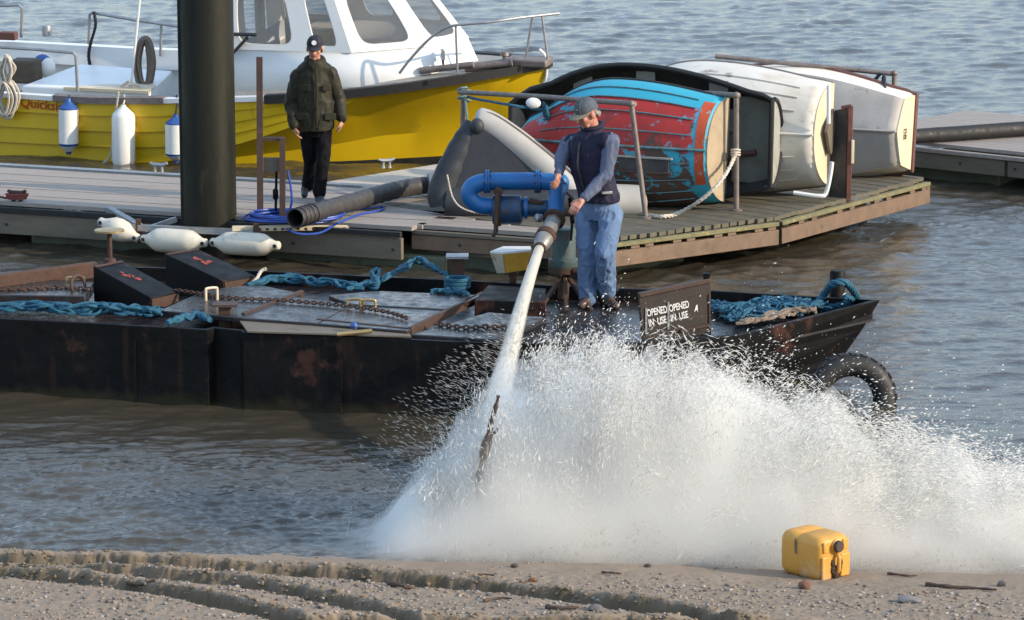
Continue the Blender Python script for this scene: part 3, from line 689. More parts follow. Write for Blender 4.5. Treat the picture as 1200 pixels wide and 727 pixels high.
def handle(px, py, par, w_=.13, h_=.09, z=BZ+.05, m='brass', a=0.0):
    p = onz(px, py, z); d_ = V3((math.cos(a), math.sin(a), 0))*w_/2; u_ = V3((0,0,h_))
    MB().tube(spline([p-d_, p-d_+u_*.8, p-d_*.8+u_, p+d_*.8+u_, p+d_+u_*.8, p+d_], 3), .011, 7).build('handle', M[m], par)
handle(248, 352, hA, .1, .1, m='cream', a=.5); handle(416, 361, hC, .12, .07); handle(431, 362, hC, .12, .07)
handle(89, 338, barge, .15, .09, BZ+.06)
# bulwark fittings
pt = thing('steel_bollard', 'short rusty square bollard with flat top on the barge deck', 'bollard', onz(536, 340, BZ))
p = onz(536, 341, BZ-.1); MB().box(p+V3((0,0,.14)), (.12,.12,.3)).build('post', M['rust_steel'], pt, bevel=.006)
MB().box(p+V3((0,0,.3)), (.19,.19,.02)).build('top_plate', M['galv'], pt)
tb = thing('mushroom_bollard', 'thin rusty post with flat worn disc on the barge back edge', 'bollard', onz(128, 312, BZ))
p = onz(129, 310, BZ-.02); MB().tube([p, p+V3((0,0,.3))], .022, 10).build('post', M['rust_steel'], tb)
MB().lathe([(.02,0),(.13,.012),(.13,.028),(.05,.036)], p+V3((0,0,.28)), (0,0,1), 20).build('disc', M['brass'], tb)
MB().lathe([(.06,0),(.05,.05),(.02,.06)], p, (0,0,1), 12).build('foot', M['rust_steel'], tb)
# wedge blocks
def wedge(pts_top_back, w_, label):
    """high left end, low right end"""
    (lx, ly), (rx, ry), _, hb_, hf = pts_top_back
    a = onz(lx, ly, DK+.05); c = onz(rx, ry, DK+.05); e = hz(c-a); L_ = e.length; e.normalize(); n = V3((-e.y, e.x, 0))
    a = V3((a.x, a.y, DK)); 
    th = thing('steel_wedge', label, 'steel block', a + e*L_/2)
    prof = [a, a+e*L_, a+e*L_+V3((0,0,hf)), a+e*.02+V3((0,0,hb_)), a+V3((0,0,hb_*.98))]
    MB().prism(prof, n*w_).build('body', M['black_steel'], th, bevel=.006)
    q = a+e*(L_+.002)+n*.01; MB().prism([q+V3((0,0,.012)), q+n*(w_-.02)+V3((0,0,.012)), q+n*(w_-.02)+V3((0,0,hf-.012)), q+V3((0,0,hf-.012))], e*.006).build('end_plate', M['rust_steel'], th)
    s_ = (V3((0,0,hf-hb_))+e*L_).normalized(); nn = s_.cross(n); nn = nn if nn.z > 0 else -nn
    c_ = a+e*L_*.42+n*w_*.5+V3((0,0,hb_+(hf-hb_)*.42)) + nn*.0025
    pm = MB()
    for _ in range(11):
        o_ = s_*random.gauss(0,.045)+n*random.gauss(0,.02); r0 = random.uniform(.008,.026); pm.prism([c_+o_+s_*(r0*1.3*math.cos(q)*random.uniform(.6,1.2))+n*(r0*math.sin(q)*random.uniform(.6,1.2)) for q in np.linspace(0,6.28,10)[:-1]], nn*(.001+.0004*_))
    pm.build('paint_mark', M['red_paint'], th)
    MB().beam(a+V3((0,0,hb_-.006))+e*.015+n*.005, a+n*(w_-.005)+V3((0,0,hb_-.006))+e*.015, .035, .02).build('top_edge', M['rust_steel'], th)
wedge(((110, 356), (177, 366), None, .36, .17), .34, 'black steel wedge with red paint mark, front one of the pair')
wedge(((194, 336), (262, 349), None, .33, .19), .36, 'black steel wedge with red paint mark, rear one nearer the fenders')
# bow: stub post, ropes
bp_ = thing('bow_post', 'short black mooring post on the barge bow with blue rope', 'bollard', onz(981, 352, BZ-.1))
p = onz(981, 355, BZ-.1); MB().lathe([(.065,0),(.065,.26),(.055,.275)], p, (0,0,1), 16).build('post', M['black_steel'], bp_)
def rope(pts, r, m, label, k=6, twist=3, cat='rope', name='rope'):
    """a laid rope: strands twisted round the line"""
    sp_ = spline(pts, k); b_ = MB(); fr_ = frames(sp_); ln = 0
    for s_ in range(twist):
        q = []; ln = 0
        for i, p in enumerate(sp_):
            if i: ln += (sp_[i]-sp_[i-1]).length
            a = ln/(r*7)*6.28 + s_*6.28/twist; q.append(p + (fr_[i][0]*math.cos(a) + fr_[i][1]*math.sin(a))*r*.55)
        b_.tube(q, r*.62, 6)
    return tag(b_.build(name, M[m]), label, cat)
def pile_rope(pts, z, spread, r, n, m, label, up=.1, seed=1):
    """a loose heap of rope along a line"""
    rr = random.Random(seed); base = spline([onz(a, b_, z) for a, b_ in pts], 10); b_ = MB()
    for s_ in range(n):
        q = []; ph = rr.random()*6.28; fq = rr.uniform(1.5, 4)
        for i in range(0, len(base), 2):
            t_ = i/len(base); p = base[i]; h_ = up*max(0, math.sin(math.pi*min(1, max(0, t_*1.0)))**.5)
            q.append(p + V3((rr.gauss(0, spread*.25), spread*math.sin(ph + fq*t_*9) + rr.gauss(0, spread*.2), .02 + h_*(.5+.5*math.sin(ph*2 + fq*t_*7)) + rr.random()*.02)))
        b_.tube(spline(q, 4), r, 6)
    return tag(b_.build('rope', M[m]), label, 'rope')
pile_rope([(-30, 365), (40, 368), (100, 371), (150, 371), (187, 372)], BZ-.0, .06, .013, 10, 'rope_blue', 'heap of thick blue rope along the barge rim at far left', .07, 3)
pile_rope([(196, 383), (215, 379), (232, 376), (246, 380)], BZ-.0, .03, .02, 3, 'rope_blue', 'short end of blue rope in front of the hatch near the notch', .03, 5)
pile_rope([(292, 338), (330, 333), (370, 337), (400, 340), (425, 342)], BZ+.02, .04, .013, 7, 'rope_blue', 'blue rope lying behind the hatch covers', .05, 7)
pile_rope([(408, 343), (425, 341), (443, 341), (436, 330), (444, 324), (441, 338)], BZ+.02, .025, .013, 6, 'rope_blue', 'blue rope knot standing up in the middle of the deck', .05, 9)
pile_rope([(446, 334), (470, 322), (490, 312), (508, 321), (526, 326)], BZ+.02, .025, .013, 5, 'rope_blue', 'loop of blue rope rising towards the square bollard', .05, 13)
pile_rope([(505, 347), (530, 348), (548, 350)], BZ+.03, .02, .018, 3, 'rope_blue', 'flat blue rope end lying in front of the square bollard', .03, 15)
p0 = onz(536, 338, BZ-.02)
b_ = MB()
for k in range(3): b_.tube([p0 + V3((math.cos(q)*.1, math.sin(q)*.1, .02+.03*k)) for q in np.linspace(0,6.28,20)[:-1]], .017, 6, closed=True)
tag(b_.build('rope', M['rope_blue']), 'turns of blue rope wound round the square bollard', 'rope')
pile_rope([(838, 362), (870, 370), (900, 364), (930, 362), (960, 360)], DK+.03, .16, .011, 26, 'rope_blue', 'tangled blue rope and net on the bow deck beside the sign plate', .05, 21)
pile_rope([(852, 378), (885, 374), (925, 368), (965, 362)], DK+.05, .1, .009, 12, 'rope_blue', 'loose blue netting strands lying nearest the bow rim', .05, 22)
rope([onz(935,368,DK+.05), onz(955,358,DK+.1), onz(966,345,BZ+.05), onz(974,334,BZ+.17), onz(988,331,BZ+.2), onz(999,340,BZ+.1), onz(1006,352,BZ-.02)], .03, 'rope_blue', 'thick blue rope looped over the bow post')
rope([onz(990,348,BZ+.06), onz(998,352,BZ+.0), onz(985,358,DK+.06), onz(960,362,DK+.04)], .026, 'rope_blue', 'blue rope tail lying under the bow loop')
pile_rope([(866, 384), (900, 378), (935, 370), (955, 368)], DK+.1, .05, .014, 5, 'rope_brown', 'brownish rope lying along the bow rim beside the blue net', .03, 25)
# chains
def chain(pts, z, r, label, seed=0):
    sp_ = spline([onz(a, b_, z) for a, b_ in pts], 30); pitch = r*5.2; acc = 0; c_ = MB(); prev = sp_[0]; k = 0
    tot = 0; nxt = 0
    for i in range(1, len(sp_)):
        seg = sp_[i]-sp_[i-1]; l_ = seg.length
        while tot + l_ >= nxt:
            p = sp_[i-1] + seg*((nxt-tot)/l_); t_ = seg.normalized(); n_ = V3((-t_.y, t_.x, 0)).normalized(); u_ = V3((0,0,1))
            w_ = n_ if k % 2 == 0 else (n_*.3+u_*.95).normalized()
            pts_ = [p + t_*(math.cos(q)*r*3.4) + w_*(math.sin(q)*r*2.0) + u_*r for q in np.linspace(0, 6.28, 11)[:-1]]
            c_.tube(pts_, r, 5, closed=True); k += 1; nxt += pitch
        tot += l_
    return tag(c_.build('chain', M['rust_steel']), label, 'chain')
chain([(-20, 341), (30, 340), (70, 338), (105, 340)], BZ+.075, .0075, 'dark steel chain across the left hatch plate')
chain([(207, 341), (270, 350), (330, 353), (400, 359), (450, 366), (478, 374)], BZ+.062, .0065, 'long rusty chain running across the middle hatch covers')
chain([(512, 381), (545, 385), (575, 384), (600, 386)], BZ+.03, .0075, 'short chain on the wet deck beside the jet')
p = onz(92, 349, BZ); MB_ = MB().torus(p+V3((0,0,.1)), .085, .014, (.8,-.5,.2), 24, 8); tag(MB_.build('shackle_ring', M['brown_steel']), 'rusty steel ring standing beside the left hatch plate', 'ring')
rope([onz(290, 336, BZ+.02), onz(300, 328, BZ+.06), onz(306, 318, BZ+.12), onz(312, 315, BZ+.14)], .014, 'rope_white', 'frayed beige rope end sticking up behind the rear wedge')
b_ = thing('mooring_pin', 'brassy bar with a blue knob lying at the barge rim', 'pin', onz(417, 390, BZ+.03))
MB().tube([onz(395,392,BZ+.03), onz(436,388,BZ+.05)], .018, 8).build('bar', M['brass'], b_)
MB().ell(onz(415,382,BZ+.07), (.03,.03,.03)).build('knob', M['fender_blue'], b_); MB().tube([onz(415,382,BZ+.07), onz(417,391,BZ+.03)], .012, 6).build('stem', M['black'], b_)
# upright sign plate
sa, sb_ = onz(752, 392, DK), onz(832, 398, DK); 
e = V3((.55, .17, 0)).normalized()
sgn = thing('sign_plate', 'rusty brown steel plate with white OPENED IN USE lettering on the barge', 'sign', onz(790, 396, DK))
sY = onz(752, 397, DK); zt = 5.8
P0 = V3((sY.x, sY.y, DK)); n_ = V3((e.y, -e.x, 0))            # towards the viewer
def splane(px, py): return onpl(px, py, P0, n_)
tl, tr_, br, bl = splane(749, 348), splane(833, 330), splane(833, 402), splane(753, 402)
MB().prism([tl, tr_, br, bl], -n_*.035).build('plate', mat('dark sign steel', (.045,.032,.026), (.028,.021,.018), 6, .6, .1, ((.07,.035,.022), 9, .6, .1), None, .3, 80), sgn, bevel=.004)
MB().beam(tl+V3((0,0,.01))-n_*.015, tr_+V3((0,0,.01))-n_*.015, .06, .035).build('top_rail', M['brown_steel'], sgn, bevel=.005)
MB().box(tr_+V3((-.03,0,.03))-n_*.015, (.05,.05,.07)).build('corner_lug', M['black_steel'], sgn)
for px, y0, y1 in ((757, 361, 392), (783, 354, 386)):
    a, b_ = splane(px, y0), splane(px, y1); MB().beam(a+n_*.004, b_+n_*.004, .016, .01, n_).build('white_strip', M['galv'], sgn)
MB().beam(splane(831, 345)+n_*.004, splane(832, 398)+n_*.004, .012, .012, n_).build('edge_strip', M['rust_steel'], sgn)
MB().beam(splane(797, 388)+n_*.006, splane(833, 380)+n_*.006, .02, .02, n_).build('lower_bar', M['brown_steel'], sgn)
def text(body, p_left, p_right, size, m, par, nrm, bold=.012, out=.006, ext=.0015):
    cu = bpy.data.curves.new('lettering', 'FONT'); cu.body = body; cu.size = size; cu.offset = bold*size; cu.extrude = ext
    o = bpy.data.objects.new('lettering', cu); COL.objects.link(o); bpy.context.view_layer.update()
    me = bpy.data.meshes.new_from_object(o.evaluated_get(bpy.context.evaluated_depsgraph_get())); COL.objects.unlink(o); bpy.data.objects.remove(o)
    me.name = 'lettering'
    wd = max(v.co.x for v in me.vertices) - min(v.co.x for v in me.vertices); x0 = min(v.co.x for v in me.vertices)
    ax = (p_right-p_left); sx = ax.length/wd; ax.normalize(); nn = V3(nrm).normalized(); up = nn.cross(ax).normalized()
    inv = mw(par).inverted()
    for v in me.vertices: v.co = inv @ (p_left + ax*((v.co.x-x0)*sx) + up*v.co.y + nn*(v.co.z+out))
    me.materials.clear(); return link_mesh('lettering', me, M[m], par)
LS = .08
text('OPENED', splane(758.3, 371), splane(781.8, 366), LS, 'white_paint', sgn, n_, .02)
text('IN  USE', splane(760.5, 382.5), splane(781, 378), LS, 'white_paint', sgn, n_, .02)
text('OPENED', splane(784.5, 365.5), splane(807.5, 360), LS, 'white_paint', sgn, n_, .02)
text('IN  USE', splane(786.5, 377), splane(806.5, 372), LS, 'white_paint', sgn, n_, .02)
q = [splane(a, b_)+n_*.003 for a, b_ in ((813,366),(815.5,358),(817,357),(817.5,366),(816,363))]
MB().prism(q, n_*.003).build('paint_mark', M['white_paint'], sgn)
# tyre hung off the bow
ty = thing('tyre_fender', 'big black tyre hanging from the barge bow into the water', 'tyre', onz(1004, 495, 0))
tc_ = ony(996, 469, onz(965, 440, .3).y + .15)
b_ = MB(); b_.torus(tc_, .28, .092, V3((.15,-1,.1)), 40, 14); b_.build('casing', M['rubber'], ty, smooth=60)
for k in range(26):
    q = 2*math.pi*k/26; ax = V3((.15,-1,.1)).normalized(); N_ = ax.orthogonal().normalized(); B_ = ax.cross(N_)
    rd = N_*math.cos(q)+B_*math.sin(q); MB().box(tc_+rd*.367, (.012,.1,.05), Matrix((rd, ax, rd.cross(ax))).transposed()).build('tread_block', M['rubber'], ty)
# sump box between bollard and pump
YB_ = onz(600, 345, DK).y
st = thing('header_tank', 'small white and rusty yellow tank box on a post beside the jet', 'tank', onz(600, 345, DK))
def tp(px, py, dy=0): return ony(px, py, YB_+dy)
front = [tp(575,297), tp(622,293,.0), tp(618,316,.05), tp(584,322,.0)]
top = [tp(575,297,-.03), tp(590,298,-.16), tp(622,295,-.06), tp(621,291,.14), tp(590,291,.16)]
bot = [tp(583,321,.0), tp(593,320.5,-.1), tp(617,317,-.02), tp(616,316,.1), tp(590,316,.1)]
b_ = MB(); b_.loft([bot, top], caps=True)
sh = b_.build('shell', mat('rusty yellow tank', (.62,.36,.05), (.5,.27,.04), 6, .5, 0, ((.14,.06,.03), 16, .6, .08), ((.6,.52,.38), 5, .6, .1), .2, 60), st, smooth=0, bevel=.008)
q = [top[0], top[1], bot[1], bot[0]]; nrm = (q[1]-q[0]).cross(q[2]-q[1]).normalized(); nrm = nrm if nrm.y < 0 else -nrm
c_ = sum(q, V3((0,0,0)))/4; MB().prism([c_+(p-c_)*.93+nrm*.004 for p in q], nrm*.004).build('white_panel', mat('dirty cream panel', (.55,.5,.4), (.45,.39,.28), 8, .6, 0, ((.2,.1,.05), 10, .6, .1)), st)
c_ = sum(top, V3((0,0,0)))/5; MB().prism([c_+(p-c_)*1.03 for p in top], (0,0,.016)).build('lid', M['offwhite_boat'], st)
MB().box(tp(601,336,.02), (.06,.06,.3)).build('post', M['rust_steel'], st)
deckpoly('plinth', [(556, 352), (640, 354), (640, 338), (572, 334)], BZ+.06, .18, M['black_steel'])
# ================================================================== YELLOW BOAT
ya = R(-17); yu = V3((math.cos(ya), math.sin(ya), 0)); yv = V3((-yu.y, yu.x, 0))
HB = 1.3
O = onz(100, 190, 0); YO = V3((O.x, O.y, 0)) + yv*HB                # amidships, on the centre line
heel = R(5)
yrot = Matrix((yu, yv, V3((0,0,1)))).transposed().to_4x4() @ Matrix.Rotation(heel, 4, 'X')
yb = thing('fishing_boat', 'yellow clinker motor boat with white wheelhouse moored behind the walkway', 'boat', YO, rot=yrot.to_quaternion())
YI = mw(yb).inverted(); YM = mw(yb)
def yl(px, py, y):        # boat-frame point seen at a photo place, in the lengthwise plane y
    n = YM.to_3x3() @ V3((0,1,0)); return YI @ onpl(px, py, YM @ V3((0,y,0)), n)
XB = 5.35
def gz(x): return .86 + (.02*max(0,-x)) + .37*max(0, x/XB)**1.5
def gb(x): # half beam at the gunwale
    if x < 2.0: return HB*(1 - .06*(max(0, 1-x)/4)**2)
    t = (x-2.0)/(XB-2.0); return HB*max(.02, (1 - t**2.3))
def wb(x):
    if x < .9: return HB*.95
    t = min(1, (x-.9)/(4.75-.9)); return HB*.95*max(.0, (1 - t**1.25)) + .012
def stemx(z): return 0.0
xsn = list(np.linspace(-3.6, 2.0, 12)) + list(np.linspace(2.2, XB, 22))
def section(x, side):
    g, zg = gb(x), gz(x); b0 = min(wb(x), g)
    t = max(0, min(1, (x-.75)/(3.5-.75))); zc = .1 + (zg-.1-.05)*t**1.15
    bc = b0 + (g-b0)*(.9*(zc-0)/(zg)) if t > 0 else b0
    bc = min(g, max(b0, g - (.05+.02*(1-t))*(1 if zc < zg-.06 else .3)))
    if t <= 0: bc = b0 + .01
    pts = [(0, -.42 + .36*max(0,(x-3.2)/(XB-3.2))**2), (b0*.6, -.3 + .25*max(0,(x-3.2)/(XB-3.2))), (b0, .0), (b0 + (bc-b0)*.05, .115*(zc/.1 if zc<.1 else 1))]
    for q in (.33, .66): pts.append((b0+(bc-b0)*(q**1.9), .115+(zc-.115)*q if zc > .115 else zc))
    pts.append((bc, max(zc, .116)))
    npk = 4
    for k in range(npk):
        f0, f1 = k/npk, (k+1)/npk; z0 = pts[6][1] + (zg-pts[6][1])*f0; z1 = pts[6][1] + (zg-pts[6][1])*f1
        lap = .036*(1-t)
        pts.append((bc + (g-bc)*f0 + lap, z0+.002)); pts.append((bc + (g-bc)*f1, z1))
    return [V3((x + (.45*(z/ gz(XB)) - .45)*max(0,(x-3.0)/(XB-3.0))*1.0 , side*y, z)) for y, z in pts]
nr = {s_: [section(x, s_) for x in xsn] for s_ in (-1, 1)}
for s_ in (-1, 1): nr[s_][-1] = [V3((p.x, .012*s_, p.z)) for p in nr[s_][-1]]
b_ = MB()
for s_ in (-1, 1): b_.loft([r_[3:] for r_ in nr[s_]], closed=False)
hull_y = b_.build('hull', M['yellow'], yb, local=True, smooth=22)
b_ = MB()
for s_ in (-1, 1): b_.loft([[p for p in r_[:4]] for r_ in nr[s_]], closed=False)
b_.build('bottom', M['antifoul'], yb, local=True)
b_ = MB(); r0 = nr[-1][0] + nr[1][0][::-1]; b_.add(r0, [tuple(range(len(r0)))]); b_.build('transom', M['yellow'], yb, local=True)
def rail(x0, x1, s_, wid, ht, dz, m, name, n=24, outw=0):
    b_ = MB(); rings = []
    for x in np.linspace(x0, x1, n):
        sec = section(min(x, XB), s_); g = sec[-1]
        y0, y1 = g.y + s_*outw, g.y - s_*(wid-outw)
        if x > XB-.3: y1 = g.y - s_*min(wid, abs(g.y)+.0)
        rings.append([V3((g.x, y0, g.z+dz)), V3((g.x, y0, g.z+dz+ht)), V3((g.x, y1, g.z+dz+ht)), V3((g.x, y1, g.z+dz))])
    b_.loft(rings, caps=True); return b_.build(name, m, yb, local=True)
for s_ in (-1, 1):
    rail(-3.6, 2.35, s_, .1, .055, -.03, M['white_gel'], 'white_rail', outw=.03)
    rail(2.3, XB, s_, .1, .1, -.06, M['rubber'], 'rubbing_strake', 34, outw=.045)
rail(-.35, 1.05, -1, .13, .075, -.035, M['pipe_grey'], 'worn_fender_strip', outw=.045)
# inner bulwark walls, sole, foredeck
for s_ in (-1, 1):
    b_ = MB(); rings = []
    for x in np.linspace(-3.5, 1.9, 12):
        g = section(x, s_)[-1]; rings.append([g + V3((0,-s_*.07,-.01)), V3((g.x, g.y - s_*.12, .34))])
    b_.loft(rings, closed=False); b_.build('inner_wall', M['white_gel'], yb, local=True)
b_ = MB(); b_.prism([V3((-3.5,-1.18,.36)), V3((1.95,-1.18,.36)), V3((1.95,1.18,.36)), V3((-3.5,1.18,.36))], (0,0,.03)); b_.build('cockpit_sole', M['grey_deck'], yb, local=True)
b_ = MB(); rings = []
for x in np.linspace(1.6, XB-.02, 26):
    g = section(x, 1)[-1]; rings.append([V3((g.x, g.y*q, g.z+.012+.07*(1-q*q)*min(1,abs(g.y)))) for q in np.linspace(-.97,.97,9)])
b_.loft(rings, closed=False); b_.build('foredeck', M['grey_deck'], yb, local=True)
# white side moulding along the far side
b_ = MB(); rings = []
for x in np.linspace(-3.4, 1.8, 10):
    g = section(x, 1)[-1]; rings.append([g+V3((0,.03,-.02)), g+V3((0,.02,.1)), g+V3((0,-.2,.12)), g+V3((0,-.24,-.12))])
b_.loft(rings, caps=True); b_.build('far_coaming', M['white_gel'], yb, local=True)
# engine box / cover boards
def ybox(name, pts, z0, z1, m, bevel=.01):
    b_ = MB(); b_.prism([V3((x, y, z0)) for x, y in pts], (0,0,z1-z0)); return b_.build(name, m, yb, local=True, bevel=bevel)
ybox('engine_cover', [(-.9,-1.0),(.75,-1.02),(.55,.15),(-.75,.35)], .4, .93, M['white_gel'], .02)
ybox('locker', [(1.05,-.95),(1.75,-.95),(1.75,.3),(1.05,.3)], .38, .78, M['white_gel'], .02)
ybox('cover_board', [(-.35,-1.03),(.75,-1.05),(.7,-.72),(.1,-.78)], .9, .945, M['cream'], .006)
# ---- wheelhouse
def lerp(a, b_, t): return a + (b_-a)*t
base = [(1.70,-1.02),(3.36,-1.0),(4.2,-.5),(4.55,.1),(4.2,.66),(3.36,1.0),(1.70,1.02)]
sill = [(1.72,-1.0),(3.25,-.97),(4.02,-.48),(4.32,.1),(4.02,.62),(3.25,.97),(1.72,1.0)]
topp = [(1.70,-.86),(2.95,-.84),(3.45,-.42),(3.66,.1),(3.45,.55),(2.95,.84),(1.70,.86)]
zb_, zs, zt_ = .93, 1.46, 2.28
def w3(p, z): return V3((p[0], p[1], z))
n7 = len(base)
b_ = MB()
for i in range(n7):
    j = (i+1) % n7; b_.add([w3(base[i],zb_), w3(base[j],zb_), w3(sill[j],zs), w3(sill[i],zs)], [(0,1,2,3)])
lower = b_.build('wheelhouse', M['white_gel'], yb, local=True, smooth=18); 
so = lower.modifiers.new('thickness', 'SOLIDIFY'); so.thickness = .03; so.offset = -1
glass = bpy.data.materials.new('window glass'); glass.use_nodes = True; N, L = nodes(glass)
b0 = N['Principled BSDF']; b0.inputs['Base Color'].default_value = (.2,.21,.225,1); b0.inputs['Roughness'].default_value = .06
tr = N.new('ShaderNodeBsdfTransparent'); tr.inputs[0].default_value = (.9,.91,.92,1); mxs = N.new('ShaderNodeMixShader'); mxs.inputs[0].default_value = .3
L.new(tr.outputs[0], mxs.inputs[1]); L.new(b0.outputs[0], mxs.inputs[2]); L.new(mxs.outputs[0], N['Material Output'].inputs[0])
NA = 24
def panel(i, u0, u1, v0, v1, second=None):
    """a wall facet with one rounded window: wall, rim and pane"""
    j = (i+1) % n7; A, B, C, D = w3(sill[i],zs), w3(sill[j],zs), w3(topp[j],zt_), w3(topp[i],zt_)
    def P(u, v): return lerp(lerp(A,B,u), lerp(D,C,u), v)
    segs = [(0,1,u0,u1)] if second is None else [(0, second[0], u0, u1), (second[0], 1, second[1], second[2])]
    wall = MB(); rims = []
    for (s0, s1, a0, a1) in segs:
        hole, outr = [], []
        for k in range(NA):
            q = 2*math.pi*k/NA; c_, s_ = math.cos(q), math.sin(q); e = .42
            hu = (a0+a1)/2 + (a1-a0)/2*math.copysign(abs(c_)**e, c_); hv = (v0+v1)/2 + (v1-v0)/2*math.copysign(abs(s_)**e, s_)
            mxx = max(abs(c_), abs(s_)); ou = (s0+s1)/2 + (s1-s0)/2*c_/mxx; ov = .5 + .5*s_/mxx
            hole.append(P(hu, hv)); outr.append(P(ou, ov))
        wall.loft([outr, hole]); rims.append(hole)
    o = wall.build('wheelhouse_panel', M['white_gel'], yb, local=True, smooth=0)
    so = o.modifiers.new('thickness', 'SOLIDIFY'); so.thickness = .025; so.offset = 0
    for h_ in rims:
        c_ = sum(h_, V3((0,0,0)))/len(h_); nn = (h_[6]-h_[0]).cross(h_[12]-h_[6]).normalized()
        wdw = MB().tube(h_, .013, 6, closed=True).build('window', M['offwhite_boat'], yb, local=True)
        MB().add([c_+(p-c_)*1.0 for p in h_], [tuple(range(NA))]).build('pane', glass, wdw, local=True, smooth=0)
        rv = MB()
        for k in range(0, NA): 
            p = c_ + (h_[k]-c_)*1.045; rv.ell(p, (.007,.007,.007), nu=6, nv=4)
        rv.build('rivets', M['pipe_grey'], wdw, local=True)
panel(0, .1, .56, .07, .80, (.66, .72, .92))
panel(1, .16, .86, .08, .80)
panel(2, .16, .86, .08, .80)
panel(3, .14, .88, .08, .84)
panel(4, .14, .88, .08, .84)
panel(5, .05, .3, .06, .86, (.35, .42, .92))
b_ = MB(); i = 6; b_.add([w3(sill[6],zs), w3((sill[6][0],.35),zs), w3((topp[6][0],.35),zt_), w3(topp[6],zt_)], [(0,1,2,3)]); b_.add([w3(sill[0],zs), w3((sill[0][0],-.35),zs), w3((topp[0][0],-.35),zt_), w3(topp[0],zt_)], [(0,1,2,3)])
b_.build('aft_bulkhead', M['white_gel'], yb, local=True)
b_ = MB(); b_.prism([w3((x*1.0+(.06 if x>2 else -.12), y*1.07), zt_) for x, y in topp], (0,0,.07)); b_.build('wheelhouse_roof', M['white_gel'], yb, local=True, bevel=.02)
ybox('helm_seat', [(2.2,.1),(2.7,.1),(2.7,.7),(2.2,.7)], .8, 1.5, M['cream'], .05)
ybox('dashboard', [(2.9,-.75),(3.5,-.3),(3.6,.3),(3.1,.75)], .9, 1.3, M['grey_boat'], .03)
ybox('door_post', [(1.8,-.25),(1.88,-.25),(1.88,-.1),(1.8,-.1)], .8, 2.1, M['offwhite_boat'], .01)
# foredeck gear
def yz(px, py, z): # boat-frame point at height z
    n = YM.to_3x3() @ V3((0,0,1)); return YI @ onpl(px, py, YM @ V3((0,0,z)), n)
# pulpit rail: near side line
y_ = -.86
rl = spline([yl(468,86,-.98), yl(482,68,-.97), yl(503,46,-.95), yl(522,33,-.93), yl(540,29,-.9), yl(575,26,-.8), yl(610,21,-.55), yl(655,16,-.1)], 6)
MB().tube(rl, .016, 8).build('pulpit_rail', M['galv'], yb, local=True)
MB().tube([yl(534,30,-.9), yl(536,85,-.9)], .014, 8).build('rail_post', M['galv'], yb, local=True)
MB().tube([yl(624,19,-.4), yl(616,68,-.4)], .014, 8).build('rail_post', M['galv'], yb, local=True)
MB().tube([yl(635,18,-.3), yl(642,70,-.3)], .014, 8).build('rail_post', M['galv'], yb, local=True)
MB().tube([yl(492,83,-.6), yl(555,76,-.55)], .04, 10).build('deck_roller', M['pipe_grey'], yb, local=True)
MB().tube([yl(545,80,-.45), yl(600,73,-.35)], .05, 10).build('davit_tube', M['pipe_grey'], yb, local=True)
MB().box(yl(620,74,-.12)+V3((0,0,.02)), (.5,.3,.09)).build('bow_platform', M['pipe_grey'], yb, local=True, bevel=.02)
p = yl(592, 78, -.3); MB().lathe([(.06,0),(.06,.07),(.03,.08),(.03,.12),(.055,.13),(.045,.17)], p, (0,0,1), 12).build('capstan', M['pipe_grey'], yb, local=True)
p = yl(519, 64, -.5); MB().box(p, (.03,.14,.11), Matrix.Rotation(.5, 3, 'Z')).build('deck_light', M['galv'], yb, local=True, bevel=.005)
MB().tube([p, p+V3((0,0,-.14))], .015, 6).build('light_stalk', M['black'], yb, local=True)
MB().tube(spline([yl(632,58,-.05), yl(640,68,-.04), yl(640,90,-.02), yl(636,98,.0)],4), .018, 8).build('stem_band', M['white_gel'], yb, local=True)
# cockpit rails
MB().tube([yl(-20,54,-1.1), yl(40,58,-1.12), yl(86,62,-1.14), yl(89,66,-1.14), yl(91,108,-1.14)], .02, 8).build('side_rail', M['galv'], yb, local=True)
fY = 1.05
MB().tube([yl(104,52,fY), yl(105,17,fY), yl(108,15,fY), yl(160,24,fY), yl(215,32,fY)], .02, 8).build('far_rail', M['galv'], yb, local=True)
MB().tube([yl(188,66,fY), yl(189,28,fY)], .018, 8).build('rail_post', M['galv'], yb, local=True)
MB().tube([yl(-20,8,fY), yl(22,6,fY), yl(26,10,fY), yl(25,44,fY)], .02, 8).build('stern_rail', M['galv'], yb, local=True)
MB().lathe([(.06,0),(.06,.12),(.055,.13)], yl(55,42,fY), (0,0,1), 12).build('samson_post', M['galv'], yb, local=True)
MB().box(yl(10,42,fY-.1), (.22,.1,.1)).build('chock', M['brown_wood'], yb, local=True, bevel=.01)
MB().tube([yl(154,97,-.9), yl(165,-12,-.9)], .016, 8).build('white_pole', M['white_gel'], yb, local=True)
MB().tube([yl(262,40,-1.05), yl(300,41,-1.05)], .022, 8).build('grab_bar', M['black'], yb, local=True)
MB().tube([yl(268,68,-1.05), yl(290,44,-1.05)], .02, 8).build('strut', M['black'], yb, local=True)
p = yl(30, 83, -.35); MB().box(p, (.34,.25,.28)).build('cushion_box', mat('brown canvas', (.1,.075,.05), (.07,.055,.04), 8, .8), yb, local=True, bevel=.03)
# name along the bow plank (hidden end behind the fender)
q0, q1 = section(-.05,-1)[-2], section(.9,-1)[-2]
nrmY = (YM.to_3x3() @ V3((0,-1,.06))).normalized()
pl_, pr_ = onpl(24.5, 124.5, YM @ V3((0,-HB-.012,.5)), nrmY), onpl(75, 130.5, YM @ V3((0,-HB-.012,.5)), nrmY)
text('Quicksig', pl_, pr_, .165, 'red_letter', yb, nrmY, .012, .018)

